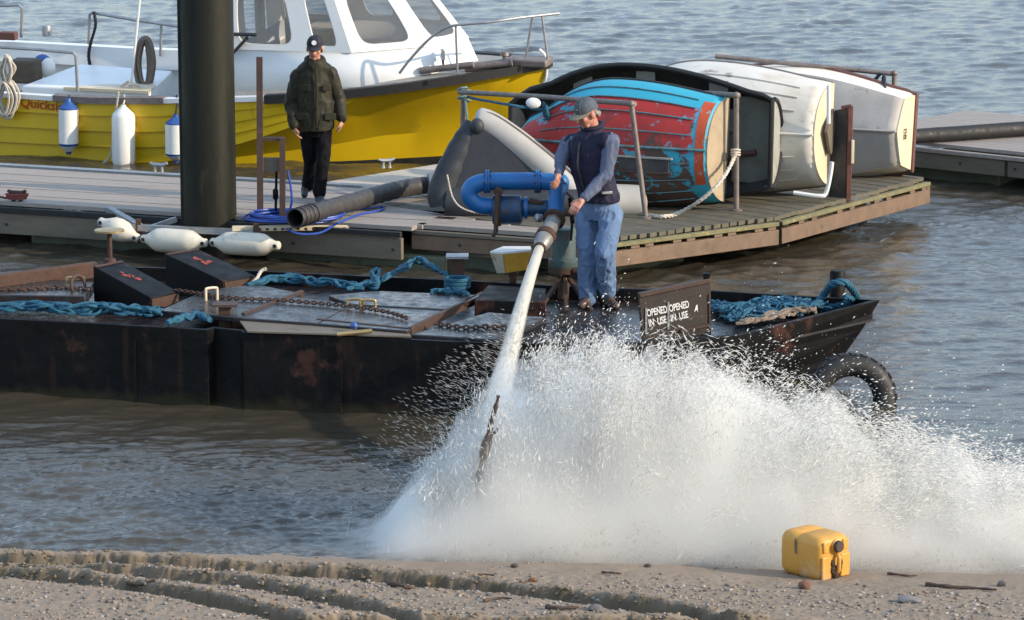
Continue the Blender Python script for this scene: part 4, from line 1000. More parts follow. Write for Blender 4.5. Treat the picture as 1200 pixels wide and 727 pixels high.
# hanging fenders of the boat
def hang(px, ytop, ybot, rad, label, mbody, blue, off=.0):
    a = onpl(px, ytop, YM @ V3((0,-HB-.05-rad,0)), yv); b_ = onpl(px+.5, ybot, YM @ V3((0,-HB-.05-rad,0)), yv)
    Ln = (a-b_).length; t_ = (b_-a).normalized()
    f = thing('boat_fender', label, 'fender', b_, 'fenders hanging on the yellow boat')
    if blue:
        MB().lathe([(rad,Ln*.2),(rad,Ln*.8)], a, t_, 20).build('body', M[mbody], f)
        MB().lathe([(.03,0),(.035,Ln*.06),(rad*.72,Ln*.13),(rad*.99,Ln*.17),(rad*1.0,Ln*.205)], a, t_, 20).build('blue_end', M['fender_blue'], f)
        MB().lathe([(rad*1.0,Ln*.795),(rad*.97,Ln*.83),(rad*.6,Ln*.9),(.035,Ln*.95),(.03,Ln)], a, t_, 20).build('blue_end', M['fender_blue'], f)
        MB().lathe([(rad*.95,Ln*.842),(rad*.62,Ln*.9),(.05,Ln*.94)], a+t_*.004+V3((0,0,0)), t_, 20).build('white_cone', M[mbody], f)
    else:
        MB().lathe([(.025,0),(.035,Ln*.03),(rad*.5,Ln*.07),(rad*.9,Ln*.14),(rad,Ln*.2),(rad,Ln*.88),(rad*.9,Ln*.95),(rad*.5,Ln)], a, t_, 22).build('body', M[mbody], f)
    g = onpl(px+1, 112, YM @ V3((0,-HB-.03,0)), yv)
    MB().tube([a, (a+g)/2+V3((.01,-.01,0)), g], .012, 6).build('lanyard', M['rope_dark' if blue else 'rope_white'], f)
    return f
hang(80, 115, 181, .115, 'white fender with blue ends hanging beside the boat name', 'fender_clean', True)
hang(144.5, 123, 196, .137, 'plain white sausage fender hanging on the yellow boat side', 'fender_clean', False)
hang(206, 134, 191, .125, 'white and blue fender half hidden behind the dark pile', 'fender_clean', True)
def yrope(pts, y, r, m, label, k=6):
    return rope([YM @ yl(a, b_, y) for a, b_ in pts], r, m, label, k)
# hanks of rope on the boat
def hank(px, py0, py1, y, wpx, n, r, m, label, seed):
    rr = random.Random(seed); b_ = MB()
    for k in range(n):
        cx = px + rr.uniform(-.15,.15)*wpx; w_ = wpx*rr.uniform(.25,.55); t0 = py0 + rr.uniform(-1,4); b0 = py1 + rr.uniform(-9,3)
        pts = [(cx, t0), (cx+w_*.6, t0+6), (cx+w_, (t0+b0)/2), (cx+w_*.6, b0-4), (cx, b0), (cx-w_*.6, b0-5), (cx-w_, (t0+b0)/2), (cx-w_*.5, t0+6)]
        b_.tube([YM @ (yl(a, c_, y) + V3((0, -.012*k, 0))) for a, c_ in [(p.x, p.y) for p in spline([V3((q[0], q[1], 0)) for q in pts], 4, True)]], r, 6, closed=True)
    return tag(b_.build('rope', M[m]), label, 'rope')
hank(10, 64, 97, -HB-.09, 17, 7, .014, 'rope_white', 'upper loops of white rope coil at the left photo edge', 4)
hank(10, 93, 138, -HB-.10, 22, 8, .014, 'rope_white', 'lower hanging loops of white rope at the left photo edge', 6)
hank(172, 44, 104, -.55, 20, 9, .02, 'rope_brown', 'thick brown rope hank hanging beside the white pole', 8)
yrope([(110,14),(112,30),(106,52),(104,66),(106,80)], fY-.05, .02, 'rope_dark', 'dark rope knotted on the far rail of the yellow boat')
yrope([(139,108),(136,130),(133,160),(128,184),(116,195)], -HB-.12, .014, 'rope_white', 'thin white line trailing down the yellow hull beside the plain fender')
yrope([(152,95),(142,104),(160,108),(172,106),(156,99),(148,108)], -.95, .02, 'rope_white', 'pale rope bundle at the foot of the white pole')
bo = thing('marker_buoy', 'small blue and white buoy in the cockpit beside the brown box', 'buoy', YM @ yl(52, 82, -.1))
c_ = YM @ yl(50, 76, -.1); MB().ell(c_, (.12,.12,.13)).build('blue_half', M['fender_blue'], bo); MB().ell(c_+V3((.045,-.03,-.03)), (.115,.115,.125)).build('white_half', M['fender_clean'], bo)

# ================================================================== DINGHIES ON THEIR SIDES
def uvmat(name, build):
    m = bpy.data.materials.new(name); m.use_nodes = True; N, L = nodes(m); b = N['Principled BSDF']
    uv = N.new('ShaderNodeUVMap'); sp = N.new('ShaderNodeSeparateXYZ'); L.new(uv.outputs[0], sp.inputs[0]); tc = N.new('ShaderNodeTexCoord')
    def nz(sc, det=6, ro=.6, st=(1,1,1)):
        mp = N.new('ShaderNodeMapping'); mp.inputs['Scale'].default_value = st; L.new(tc.outputs['Object'], mp.inputs[0])
        n = N.new('ShaderNodeTexNoise'); n.inputs['Scale'].default_value = sc; n.inputs['Detail'].default_value = det; n.inputs['Roughness'].default_value = ro; L.new(mp.outputs[0], n.inputs['Vector']); return n.outputs['Fac']
    def step(src, a, w_=.02):
        r_ = N.new('ShaderNodeMapRange'); r_.inputs['From Min'].default_value = a; r_.inputs['From Max'].default_value = a+w_; L.new(src, r_.inputs[0]); return r_.outputs[0]
    def mth(op, a, c_):
        x = N.new('ShaderNodeMath'); x.operation = op
        for i, q in enumerate((a, c_)):
            if isinstance(q, (int, float)): x.inputs[i].default_value = q
            else: L.new(q, x.inputs[i])
        return x.outputs[0]
    def mix(fac, a, c_):
        x = N.new('ShaderNodeMix'); x.data_type = 'RGBA'; L.new(fac, x.inputs[0])
        for i, q in ((6, a), (7, c_)):
            if isinstance(q, tuple): x.inputs[i].default_value = (*q, 1)
            else: L.new(q, x.inputs[i])
        return x.outputs[2]
    col = build(sp.outputs[0], sp.outputs[1], nz, step, mth, mix); L.new(col, b.inputs['Base Color']); b.inputs['Roughness'].default_value = .55
    bp = N.new('ShaderNodeBump'); bp.inputs['Strength'].default_value = .2; bp.inputs['Distance'].default_value = .01; L.new(nz(40), bp.inputs['Height']); L.new(bp.outputs[0], b.inputs['Normal'])
    return m
def red_hull(u, v, nz, step, mth, mix):
    red, cyan, brown = (.42,.025,.02), (.03,.34,.47), (.085,.05,.038)
    base = mix(step(nz(2.2), .42, .25), red, (.3,.02,.018))
    lowv = mth('MULTIPLY', step(v, -.35, .7), .16)
    base = mix(step(mth('ADD', nz(3.0, 8, .65, (1,1,2)), mth('MULTIPLY', mth('SUBTRACT', .0, v), .30)), .5, .07), base, brown)
    base = mix(step(nz(4.2, 8, .65, (1,1.4,1.4)), .565, .04), base, cyan)
    base = mix(step(nz(9, 8, .7, (.5,2,2)), .66, .04), base, (.05,.27,.3))
    base = mix(step(mth('ADD', mth('MULTIPLY', u, -1.0), mth('MULTIPLY', nz(10, 6, .7), .12)), -.015, .01), base, mix(step(nz(12), .62, .05), cyan, (.25,.25,.23)))
    edge = mth('ADD', v, mth('MULTIPLY', mth('SUBTRACT', nz(14, 6, .7), .5), .10))
    return mix(step(edge, .46, .015), base, mix(step(nz(12), .66, .05), cyan, (.02,.2,.3)))
M['red_hull'] = uvmat('flaking red and blue hull', red_hull)
def dinghy(name_label, L_, B, D, origin, ex, ez, mh, mt, mg, tr=.72, trake=.05, pram=False, chine=False, thick=.018, ribs=None, inner=None, gun=.022, parts=()):
    """hull frame: x to the bow, y across, z from keel to gunwale"""
    ex = V3(ex).normalized(); ez = V3(ez); ez = (ez - ex*ez.dot(ex)).normalized(); ey = ez.cross(ex)
    q = Matrix((ex, ey, ez)).transposed().to_quaternion()
    t = thing('dinghy', name_label, 'rowing boat', origin, 'dinghies lying on their sides on the dock', q)
    ns, nw = 26, 11
    def bm_(s_):
        if pram: return B/2*(tr + (1-tr)*math.sin(min(1, s_/.55)*math.pi/2)) if s_ < .55 else B/2*(1 - .62*((s_-.55)/.45)**2.2)
        return B/2*(tr + (1-tr)*math.sin(min(1, s_/.5)*math.pi/2)) if s_ < .5 else B/2*max(.02, 1 - ((s_-.5)/.5)**2.3)
    def sec(s_, k=1.0):
        b = bm_(s_); zk = .05*max(0, .25-s_)/.25 + (D*.55 if pram else D*.62)*max(0, (s_-.62)/.38)**2; zg = D + .09*(s_-.35)**2*2
        out = []
        for i in range(2*nw+1):
            p = (i-nw)/nw; a = abs(p); sg = 1 if p >= 0 else -1
            if chine:
                if a < .62: y = b*.86*(a/.62); z = zk + (zg-zk)*.3*(a/.62)**1.15
                else: f = (a-.62)/.38; y = b*(.86+.14*f); z = zk + (zg-zk)*(.3+.7*f)
            else:
                th = a*math.pi/2; y = b*math.sin(th)**.72; z = zk + (zg-zk)*(1-math.cos(th))**.82
            out.append(V3((s_*L_ + (.1*(z/D) if s_ > .9 else 0) - trake*(z/D)*(1 if s_ < .05 else 0), sg*y, z)))
        return out
    rings = [sec(i/(ns-1)) for i in range(ns)]
    b_ = MB(); b_.loft(rings, closed=False)
    me = b_.mesh('hull', 30 if chine else 50, doubles=False)
    uvl = me.uv_layers.new(name='UVMap'); nn = 2*nw+1
    for lp in me.loops:
        i, j = divmod(lp.vertex_index, nn); uvl.data[lp.index].uv = (i/(ns-1), (j-nw)/nw)
    h = link_mesh('hull', me, M[mh], t)
    if inner: 
        me.materials.append(M[inner]); 
    so = h.modifiers.new('thickness', 'SOLIDIFY'); so.thickness = thick; so.offset = -1
    if inner: so.material_offset = 1
    # transom
    b_ = MB(); b_.add(rings[0], [tuple(range(nn))]); tm = b_.build('transom', M[mt], t, local=True, smooth=0)
    so2 = tm.modifiers.new('thickness', 'SOLIDIFY'); so2.thickness = .03; so2.offset = 0
    if pram:
        b_ = MB(); b_.add(rings[-1], [tuple(range(nn))]); tm2 = b_.build('bow_board', M[mt], t, local=True, smooth=0); so2 = tm2.modifiers.new('thickness', 'SOLIDIFY'); so2.thickness = .02
    g = [r_[-1] for r_ in rings] + [r_[0] for r_ in rings][::-1]
    MB().tube(g, gun, 8, closed=True).build('gunwale', M[mg], t, local=True)
    for rb in (ribs or ()):
        j = nw + int(rb*nw); pts = [rings[i][j] for i in range(2, ns-4)]
        nrm = []
        out_ = [p + V3((0, .006*(1 if rb > 0 else -1 if rb < 0 else 0), -.006)) for p in pts]
        MB().tube(out_, .007, 5).build('strake', M['strake_'+mh] if 'strake_'+mh in M else M[mh], t, local=True)
    keel = [rings[i][nw] + V3((0,0,-.014)) for i in range(0, ns-2)]
    MB().tube(keel, .016, 6).build('keel', M['strake_'+mh] if 'strake_'+mh in M else M[mh], t, local=True)
    if inner:
        for s_ in (.22, .52, .78):
            r_ = sec(s_); zz = D*.62; y1 = max(p.y for p in r_ if p.z <= zz+.08); MB().box(V3((s_*L_, 0, zz)), (.2, 2*y1, .02)).build('thwart', M['grey_boat'], t, local=True)
    return t, rings, sec
M['strake_red_hull'] = mat('blue strake', (.05,.3,.36), (.12,.1,.08), 7, .6, 0, ((.09,.05,.04), 8, .55, .08))
M['strake_white_boat'] = M['white_boat']
def chine_hull(u, v, nz, step, mth, mix):
    av = mth('ABSOLUTE', v, 0); top = mix(step(nz(5), .62, .1), (.76,.71,.61), (.55,.47,.36))
    bot = mix(step(nz(2.5), .42, .3), (.43,.40,.37), (.34,.31,.28)); bot = mix(step(nz(9, 8), .63, .08), bot, (.25,.22,.19))
    return mix(step(av, .63, .01), bot, top)
M['chine_hull'] = uvmat('two tone off white hull', chine_hull)
def place(px, py, Y, L_): pass
# axis of the boats: bow to the left and away from the viewer
def axis(deg, lift=0): return V3((-math.cos(R(deg)), math.sin(R(deg)), lift))
def dock_at(px, py): return onz(px, py, DZ)
UP = V3((0,0,1))
M['tan_transom'] = mat('tan transom ply', (.43,.34,.23), (.35,.27,.18), 7, .6, 0, ((.25,.18,.12), 14, .62, .12))
def lay(label, foot, L_, B, D, yaw, keel_to_viewer, tilt, **k):
    """foot: photo place of the stern's lowest point on the dock"""
    P = dock_at(*foot); ex = axis(yaw); away = V3((math.sin(R(yaw)), math.cos(R(yaw)), 0))
    ez = (away - UP*tilt) if keel_to_viewer else (-away + UP*tilt)
    rise = k.pop('rise', 0)
    tr = k.get('tr', .72)
    org = P + UP*(B/2*k.pop('sit', 1.0) + rise) - (away*D if keel_to_viewer else -away*D*.9)
    return dinghy(label, L_, B, D, org, ex, ez, **k)
red, rr_, rsec = lay('small dinghy with flaking red bottom and sky blue topsides behind the man', (843, 245), 2.12, 1.28, .46, 24, True, .10, mh='red_hull', mt='tan_transom', mg='rubber', tr=.8, ribs=(.18,.36,.54,-.18,-.36,-.54,.7,-.7), gun=.02)
# orange band round the red dinghy's stern and the slot in its bottom
o_ = M['orange'] = mat('orange paint', (.55,.09,.02), (.45,.06,.018), 8, .6, 0, ((.3,.3,.27), 12, .6, .06))
rg = [rsec(.010), rsec(.052)]
b_ = MB(); b_.loft([[p + V3((0, .004*(1 if p.y>0 else -1), -.004)) for p in r_[7:-4]] for r_ in rg], closed=False); b_.build('stern_band', o_, red, local=True)
b_ = MB(); s_ = rsec(.42); y0, z0 = -.16, None
for xx, yy, w_, h_, m_ in ((.62,-.17,.52,.12,'dark_boat'),):
    MB().box(V3((xx, yy, .012)), (w_, h_, .03)).build('daggerboard_slot', M[m_], red, local=True)
MB().box(V3((.62,-.10,-.004)), (.6,.022,.03)).build('slot_rim', M['grey_boat'], red, local=True, bevel=.004); MB().box(V3((.62,-.245,-.004)), (.6,.022,.03)).build('slot_rim', M['brown_steel'], red, local=True, bevel=.004)

drk, dr_, dsec = lay('dark grey pram with black gunwale lying open behind the red dinghy', (899, 240), 2.6, 1.42, .46, 22, False, .04, mh='grey_boat', mt='grey_boat', mg='rubber', tr=.62, trake=.05, pram=True, inner='dark_boat', gun=.028, sit=.86)
MB().tube([p + V3((-.02,0,0)) for p in dr_[0]], .022, 8).build('transom_trim', M['rubber'], drk, local=True)
MB().box(V3((.22,0,.26)), (.40,.86,.02)).build('stern_sheet', mat('olive grey floor board', (.2,.2,.165), (.15,.15,.12), 6, .65, 0, ((.1,.09,.07), 10, .6, .12)), drk, local=True)
MB().tube([V3((.16,.12,.3)), V3((.42,.16,.31))], .03, 8).build('brown_handle', M['brown_wood'], drk, local=True)

wh, wr_, wsec = lay('white round bottomed dinghy with cream transom and a worn brown patch', (966, 229), 2.5, 1.36, .5, 22, True, .10, mh='white_boat', mt='cream', mg='pipe_grey', tr=.76, ribs=(.2,.4,.6,-.2,-.4,-.6), gun=.015)
pts = [V3((-.075-.0*z, y, z)) for y, z in ((-.17,.43),(-.2,.36),(-.05,.25),(.03,.2),(.1,.23),(.18,.33),(.26,.4),(.2,.46))]
MB().prism([V3((p.x-.035, p.y, p.z)) for p in pts], (.03,0,0)).build('worn_patch', M['fascia'], wh, local=True)
lb = thing('leaning_board', 'dark upright board with brown edge standing beside the cream transom', 'board', dock_at(984, 234))
Yl = dock_at(984, 232).y; l4 = [ony(971,131,Yl+.12), ony(993,127,Yl), ony(991,235,Yl), ony(971,229,Yl+.12)]
MB().prism(l4, (.01,.035,0)).build('panel', M['dark_boat'], lb, bevel=.004)
MB().beam(ony(997,124,Yl-.01), ony(994,236,Yl-.01), .05, .055, (0,1,0)).build('edge_plank', M['brown_wood'], lb, bevel=.006)
MB().beam(ony(986,126,Yl), ony(998,124,Yl-.02), .05, .03).build('top_batten', M['brown_wood'], lb, bevel=.004)
MB().box(ony(999,178,Yl-.03), (.03,.05,.24)).build('pale_pad', M['cream'], lb, bevel=.006)
w2, w2r, w2sec = lay('long off white hard chine dinghy with red brown gunwale, rightmost of the row', (1064, 206), 2.75, 1.30, .52, 24, True, .14, mh='chine_hull', mt='cream', mg='brown_wood', tr=.62, chine=True, gun=.026, sit=.82)
MB().box(V3((-.055,0,.5)), (.05,.84,.06)).build('transom_capping', M['brown_wood'], w2, local=True, bevel=.006)
text('80', mw(w2) @ V3((-.035,-.075,.27)), mw(w2) @ V3((-.035,.04,.27)), .085, 'black', w2, mw(w2).to_3x3() @ V3((-1,0,0)), .01, .02)

# pipe racks
def rack(label, posts, top, r=.024, extra=()):
    """posts: (px, py_top, py_foot) standing on the dock; top: photo points of the upper rail"""
    f = dock_at(posts[0][0], posts[0][2]); t = thing('pipe_rack', label, 'rail', f)
    for px, py0, px1, py1 in [(a, b_, c_, d_) for a, b_, c_, d_ in posts]: pass
    return t
def rackx(label, posts, rail_pts, r=.026):
    tops = []
    f = dock_at(posts[0][1][0], posts[0][1][1]); t = thing('pipe_rack', label, 'rail', f)
    for (tpx, tpy), (fx, fy) in posts:
        p = dock_at(fx, fy); q = ony(tpx, tpy, p.y); MB().tube([p, q], r, 10).build('post', M['pipe_grey'], t); tops.append(q)
        MB().lathe([(r*2.2,0),(r*2.2,.012),(r*1.3,.02)], p, UP, 12).build('foot_flange', M['pipe_grey'], t)
        MB().ell(q, (r*1.35,r*1.35,r*1.35)).build('elbow', M['pipe_grey'], t)
    pts = []
    for px, py, fy in rail_pts: pts.append(ony(px, py, dock_at(px, fy).y))
    MB().tube(pts, r, 10).build('top_rail', M['pipe_grey'], t)
    return t
rk1 = rackx('grey pipe rack with blue lashings in front of the red dinghy', [((543,108), (541, 212)), ((740,122), (757,256))], [(538,108,212), (640,114,236), (744,122,256)])
rackx('brown pipe rack post and rail between the red dinghy and the grey transom', [((863,112), (863,247))], [(786,107,236), (866,112,247)])
rackx('grey pipe rack holding the white round bottomed dinghy', [((971,101), (980,213))], [(915,96,204), (973,101,213)])
rackx('pipe rack with hanging black rope over the rightmost white dinghy', [((1048,86), (1046,200))], [(838,66,196), (1050,87,200)])
Yw = dock_at(972, 236).y
b_ = MB().tube([ony(971,100,Yw-.1), ony(971,145,Yw-.1)], .02, 8); tag(b_.tube(spline([ony(975,190,Yw-.15), ony(973,205,Yw-.15), ony(968,226,Yw-.15), ony(960,230,Yw-.16), ony(930,226,Yw-.1)],5), .022, 8).build('bent_tube', M['white_gel']), 'bent white tube against the transom of the white dinghy', 'tube')
# ropes of the racks
Yr = dock_at(741, 252).y
rope([ony(862,178,dock_at(863,247).y-.04), ony(858,190,dock_at(863,247).y-.1), ony(845,212,dock_at(800,255).y-.1), ony(822,234,dock_at(800,258).y), ony(795,250,dock_at(795,255).y), ony(775,254,dock_at(775,257).y), ony(757,252,Yr-.05)], .02, 'rope_white', 'pale rope sagging from the brown post down to the dock edge')
b_ = MB()
for k in range(3): b_.torus(ony(862,176+k*3,dock_at(863,247).y), .04, .012, (0,.2,1), 14, 6)
tag(b_.build('rope', M['rope_white']), 'pale knot of rope round the brown rack post', 'rope')
Y4 = dock_at(1046,200).y
rope([ony(1032,86,Y4-.04), ony(1024,96,Y4-.05), ony(1021,106,Y4-.35), ony(1028,110,Y4-.35), ony(1034,98,Y4-.05), ony(1036,88,Y4-.05), ony(1037,104,Y4-.3), ony(1036,130,Y4-.62)], .018, 'rope_dark', 'black rope loop hanging from the rail of the rightmost rack')
Y1a, Y1b = dock_at(541,212).y, dock_at(640,236).y
b_ = MB()
for k in range(5): b_.torus(ony(543+random.uniform(-2,5),104+k*3.4,Y1a), .045, .012, (random.uniform(-.5,.5),.3,1), 14, 6)
b_.tube(spline([ony(545,116,Y1a-.04), ony(548,150,Y1a-.03), ony(545,172,Y1a-.04), ony(541,190,Y1a-.04), ony(545,205,Y1a)],5), .012, 6)
for k in range(3): b_.torus(ony(543,172+k*3,Y1a), .035, .011, (.2,.3,1), 12, 6)
tag(b_.build('rope', mat('faded teal rope', (.2,.3,.3), (.12,.2,.21), 30, .85, bump=.5, bscale=120)), 'faded teal lashings on the left post of the front rack', 'rope')
rope([ony(548,114,Y1a-.04), ony(590,122,Y1b-.15), ony(634,129,Y1b-.05)], .014, 'rope_blue', 'thin teal cord stretched under the front rack rail')
b_ = MB()
for k in range(4): b_.torus(ony(638+k*1.2,126+k*4,Y1b-.05), .05, .013, (1,.3,random.uniform(-.6,.6)), 14, 6)
tag(b_.build('rope', M['rope_blue']), 'blue green rope knot on the front rack beside the cap', 'rope')
rope([ony(640,132,Y1b-.05), ony(648,150,Y1b-.1), ony(657,172,Y1b-.15)], .014, 'rope_white', 'pale rope slanting down from the knot behind the man')
MBm = MB().ell(ony(625,121,Y1b-.2), (.075,.03,.055), Matrix.Rotation(.1,3,'Y')); tag(MBm.build('mirror_float', M['fender_clean']), 'small white float tied to the front rack', 'float')

# inflatable on its side
Yi = dock_at(600, 250).y
inf = thing('inflatable_dinghy', 'grey inflatable dinghy with dark bottom tipped on its side behind the pump', 'inflatable boat', dock_at(600, 252))
def ip(px, py, dy=0): return ony(px, py, Yi+dy)
upper = spline([ip(556,142,.12), ip(575,148,.1), ip(610,172,.05), ip(650,205,.0), ip(685,238,-.05)], 7)
ur = [.145 if i > 2 else (.10,.13,.142)[i] for i in range(len(upper))]
MB().tube(upper, ur, 18).build('upper_tube', M['inflatable'], inf, smooth=60)
for off in (-.02, .03):
    MB().tube([p + V3((.085+off*.6, -.07, .085-off*.9)) for p in upper], .012, 6).build('rubbing_strip', M['fascia'], inf)
MB().tube([p + V3((.075,-.09,.05)) for p in upper[6:20]], .018, 6).build('lacing_strip', M['white_gel'], inf)
lower = spline([ip(524,236,-.02), ip(560,240,-.05), ip(640,238,-.1), ip(700,236,-.05), ip(728,236,.0), ip(748,237,.02), ip(752,237,.03)], 6)
lr = [.135]*len(lower); lr[-1] = .02; lr[-2] = .06; lr[-3] = .09; lr[-4] = .11; lr[-5] = .125
for k in range(6): lr[k] = .15
MB().tube(lower, [x*1.22 for x in lr], 18).build('lower_tube', M['dark_fabric'], inf, smooth=60)
te = [i for i, p in enumerate(lower) if p.x > ip(715,237).x]
MB().tube(lower[te[0]:], [x*1.25 for x in lr[te[0]:]], 18).build('tube_end', M['inflatable'], inf, smooth=60)
for px in (733, 738): 
    MB().torus(ip(px,237,.01), .15 if px == 733 else .135, .01, (1,.1,0), 24, 6).build('rubbing_strip', M['fascia'], inf)
bowt = spline([ip(556,146,.1), ip(545,165,.06), ip(530,195,.02), ip(518,225,-.02), ip(520,240,-.03)], 6)
MB().tube(bowt, [.10,.1,.1,.11,.11,.12,.12,.12,.13,.13,.13,.13,.14,.14,.14,.14,.14,.14,.14,.14,.14,.14,.14,.14,.14][:len(bowt)], 16).build('bow_cover', M['dark_fabric'], inf, smooth=60)
fl = [ip(560,146,-.03), ip(575,155,-.04), ip(612,178,-.07), ip(655,212,-.1), ip(690,245,-.1), ip(600,248,-.14), ip(520,246,-.12), ip(512,235,-.1), ip(530,195,-.08), ip(546,164,-.04)]
MB().prism(fl, V3((.05,.12,0))).build('bottom_fabric', M['dark_fabric'], inf, bevel=.02)
MB().ell(ip(559,148,-.03), (.07,.06,.08)).build('bow_patch', M['dark_fabric'], inf)
rope([ip(524,205,-.2), ip(530,230,-.25), ip(540,243,-.3), ip(560,250,-.35), ip(585,252,-.35)], .009, 'rope_white', 'thin pale cord from the hose fitting down past the inflatable')

# ================================================================== PEOPLE
def fuse(name, prims, m, parent, voxel=.006, smooth=6, noise_amp=0, noise_scale=9, strength=.5, seed=0):
    b_ = MB()
    for p in prims:
        k = p[0]
        if k == 'c':                                   # tapered capsule a, b, ra, rb [, squash matrix]
            _, a, c_, ra, rb = p[:5]; a, c_ = V3(a), V3(c_); t_ = (c_-a); L_ = t_.length; t_ = t_.normalized() if L_ > 1e-6 else V3((0,0,1))
            prof = [(ra*math.cos(q), -ra*math.sin(q)) for q in np.linspace(math.pi/2*.98, 0, 5)] + [(rb*math.cos(q), L_+rb*math.sin(q)) for q in np.linspace(0, math.pi/2*.98, 5)]
            b_.lathe(prof, a, t_, 14)
        elif k == 'e': b_.ell(p[1], p[2], p[3] if len(p) > 3 else None, 18, 12)
        elif k == 'l':                                 # loft of ellipses: (centre, half width, half depth)
            _, secs, lat, fwd = p; rings = []
            for c_, hw, hd in secs: rings.append([V3(c_) + lat*(math.cos(q)*hw) + fwd*(math.sin(q)*hd) for q in np.linspace(0, 2*math.pi, 21)[:-1]])
            b_.loft(rings, caps=True)
    inv = mw(parent).inverted(); b_.v = [inv @ v for v in b_.v]
    me = bpy.data.meshes.new(name); me.from_pydata([tuple(v) for v in b_.v], [], b_.f)
    o = bpy.data.objects.new(name, me); COL.objects.link(o)
    r_ = o.modifiers.new('r', 'REMESH'); r_.mode = 'VOXEL'; r_.voxel_size = voxel
    s_ = o.modifiers.new('s', 'SMOOTH'); s_.factor = strength; s_.iterations = smooth
    bpy.context.view_layer.update()
    me2 = bpy.data.meshes.new_from_object(o.evaluated_get(bpy.context.evaluated_depsgraph_get()))
    COL.objects.unlink(o); bpy.data.objects.remove(o)
    if noise_amp:
        n = len(me2.vertices); co = np.empty(n*3, np.float32); no = np.empty(n*3, np.float32); me2.vertices.foreach_get('co', co); me2.vertices.foreach_get('normal', no)
        co = co.reshape(-1,3); no = no.reshape(-1,3)
        for i in range(n):
            v = V3(co[i])*noise_scale + V3((seed*3.1, 0, 0)); d = mnoise.noise(V3((v.x, v.y, v.z*.55))) + .5*mnoise.noise(V3((v.x*2.3, v.y*2.3, v.z*1.3+7)))
            rd = (1-abs(d)*1.6)
            co[i] += no[i]*noise_amp*(.6*d + .55*max(0, rd)**3 - .2)
        me2.vertices.foreach_set('co', co.ravel()); me2.update()
    me2.name = name; me2.materials.clear(); me2.shade_smooth()
    return link_mesh(name, me2, m, parent)
M['skin'] = mat('skin', (.5,.26,.18), (.42,.2,.14), 14, .5, bump=.1, bscale=120)
M['skin_cold'] = mat('weathered skin', (.5,.24,.165), (.42,.17,.12), 14, .5, bump=.1, bscale=120)
M['jeans'] = mat('jeans denim', (.135,.215,.36), (.085,.14,.255), 5, .85, 0, ((.16,.245,.39), 5, .56, .25), None, .35, 220)
M['navy_vest'] = mat('navy quilted vest', (.014,.015,.036), (.022,.019,.042), 6, .75, spec=.25, bump=.3, bscale=60)
M['sweater'] = mat('blue grey sweater', (.11,.13,.2), (.08,.1,.16), 9, .9, bump=.5, bscale=160)
M['cap_grey'] = mat('grey green cap', (.08,.10,.12), (.06,.075,.09), 10, .85, bump=.3, bscale=160)
M['cap_brim'] = mat('khaki brim', (.2,.185,.145), (.15,.14,.11), 10, .85, bump=.3, bscale=160)  # khaki, with the sunlight on the brim put in as a lighter colour
M['olive'] = mat('olive waxed jacket', (.030,.028,.015), (.017,.016,.009), 6, .65, 0, ((.042,.037,.02), 10, .62, .12), None, .25, 80, spec=.3)
M['black_cloth'] = mat('black trousers', (.004,.004,.006), (.007,.007,.009), 6, .85, spec=.15, bump=.3, bscale=120)
M['cap_navy'] = mat('navy cap', (.014,.016,.028), (.02,.022,.034), 10, .85, bump=.3, bscale=160)
M['boot'] = mat('brown boot leather', (.085,.05,.035), (.06,.035,.025), 12, .6)
M['trainer'] = mat('grey blue trainers', (.04,.05,.06), (.025,.03,.036), 20, .7, 0, ((.3,.32,.33), 22, .66, .05))
M['hair_grey'] = mat('grey hair', (.32,.29,.26), (.2,.18,.16), 40, .7, bump=.5, bscale=200)
M['hair_dark'] = mat('dark hair', (.03,.02,.015), (.05,.035,.025), 40, .6, bump=.5, bscale=200)
M['eye'] = mat('eye', (.05,.035,.03), (.03,.02,.02), 20, .3, bump=0)
M['lip'] = mat('lips', (.3,.1,.085), (.26,.09,.075), 20, .5, bump=0)
M['red_scarf'] = mat('dark red collar', (.16,.03,.03), (.1,.02,.02), 20, .85)

def hand(prims, wrist, palm, fdir, pdir, curl=.5, s=1.0, side=1):
    """five fingers on a palm; fdir towards the fingers, pdir out of the palm, side = thumb side sign"""
    fdir, pdir = V3(fdir).normalized(), V3(pdir).normalized(); pdir = (pdir - fdir*pdir.dot(fdir)).normalized(); lat = fdir.cross(pdir)*side
    prims.append(('c', wrist, V3(wrist) + fdir*.03*s, .027*s, .028*s))
    k0 = V3(palm)
    for i, (o_, ln, r_) in enumerate(((.030,.072,.0095),(.010,.080,.010),(-.010,.074,.0095),(-.029,.058,.0085))):
        b0 = V3(wrist) + fdir*.02*s + lat*o_*.55*s; kn = k0 + fdir*.012*s + lat*o_*s
        prims.append(('c', b0, kn, .014*s, .0125*s))
        c1 = curl*(.8+.12*i); d1 = (fdir*math.cos(c1)+pdir*math.sin(c1)).normalized(); d2 = (fdir*math.cos(c1*2)+pdir*math.sin(c1*2)).normalized(); d3 = (fdir*math.cos(c1*2.7)+pdir*math.sin(c1*2.7)).normalized()
        a1 = kn + d1*ln*.45*s; a2 = a1 + d2*ln*.32*s; a3 = a2 + d3*ln*.25*s
        prims += [('c', kn, a1, r_*1.08*s, r_*s), ('c', a1, a2, r_*s, r_*.93*s), ('c', a2, a3, r_*.93*s, r_*.8*s)]
    tb = V3(wrist) + fdir*.025*s + lat*.022*s; t1 = tb + (fdir*.6 + lat*.75 + pdir*.35).normalized()*.042*s; t2 = t1 + (fdir*.85 + lat*.25 + pdir*.5).normalized()*.032*s
    prims += [('c', tb, t1, .015*s, .0125*s), ('c', t1, t2, .0125*s, .0095*s)]

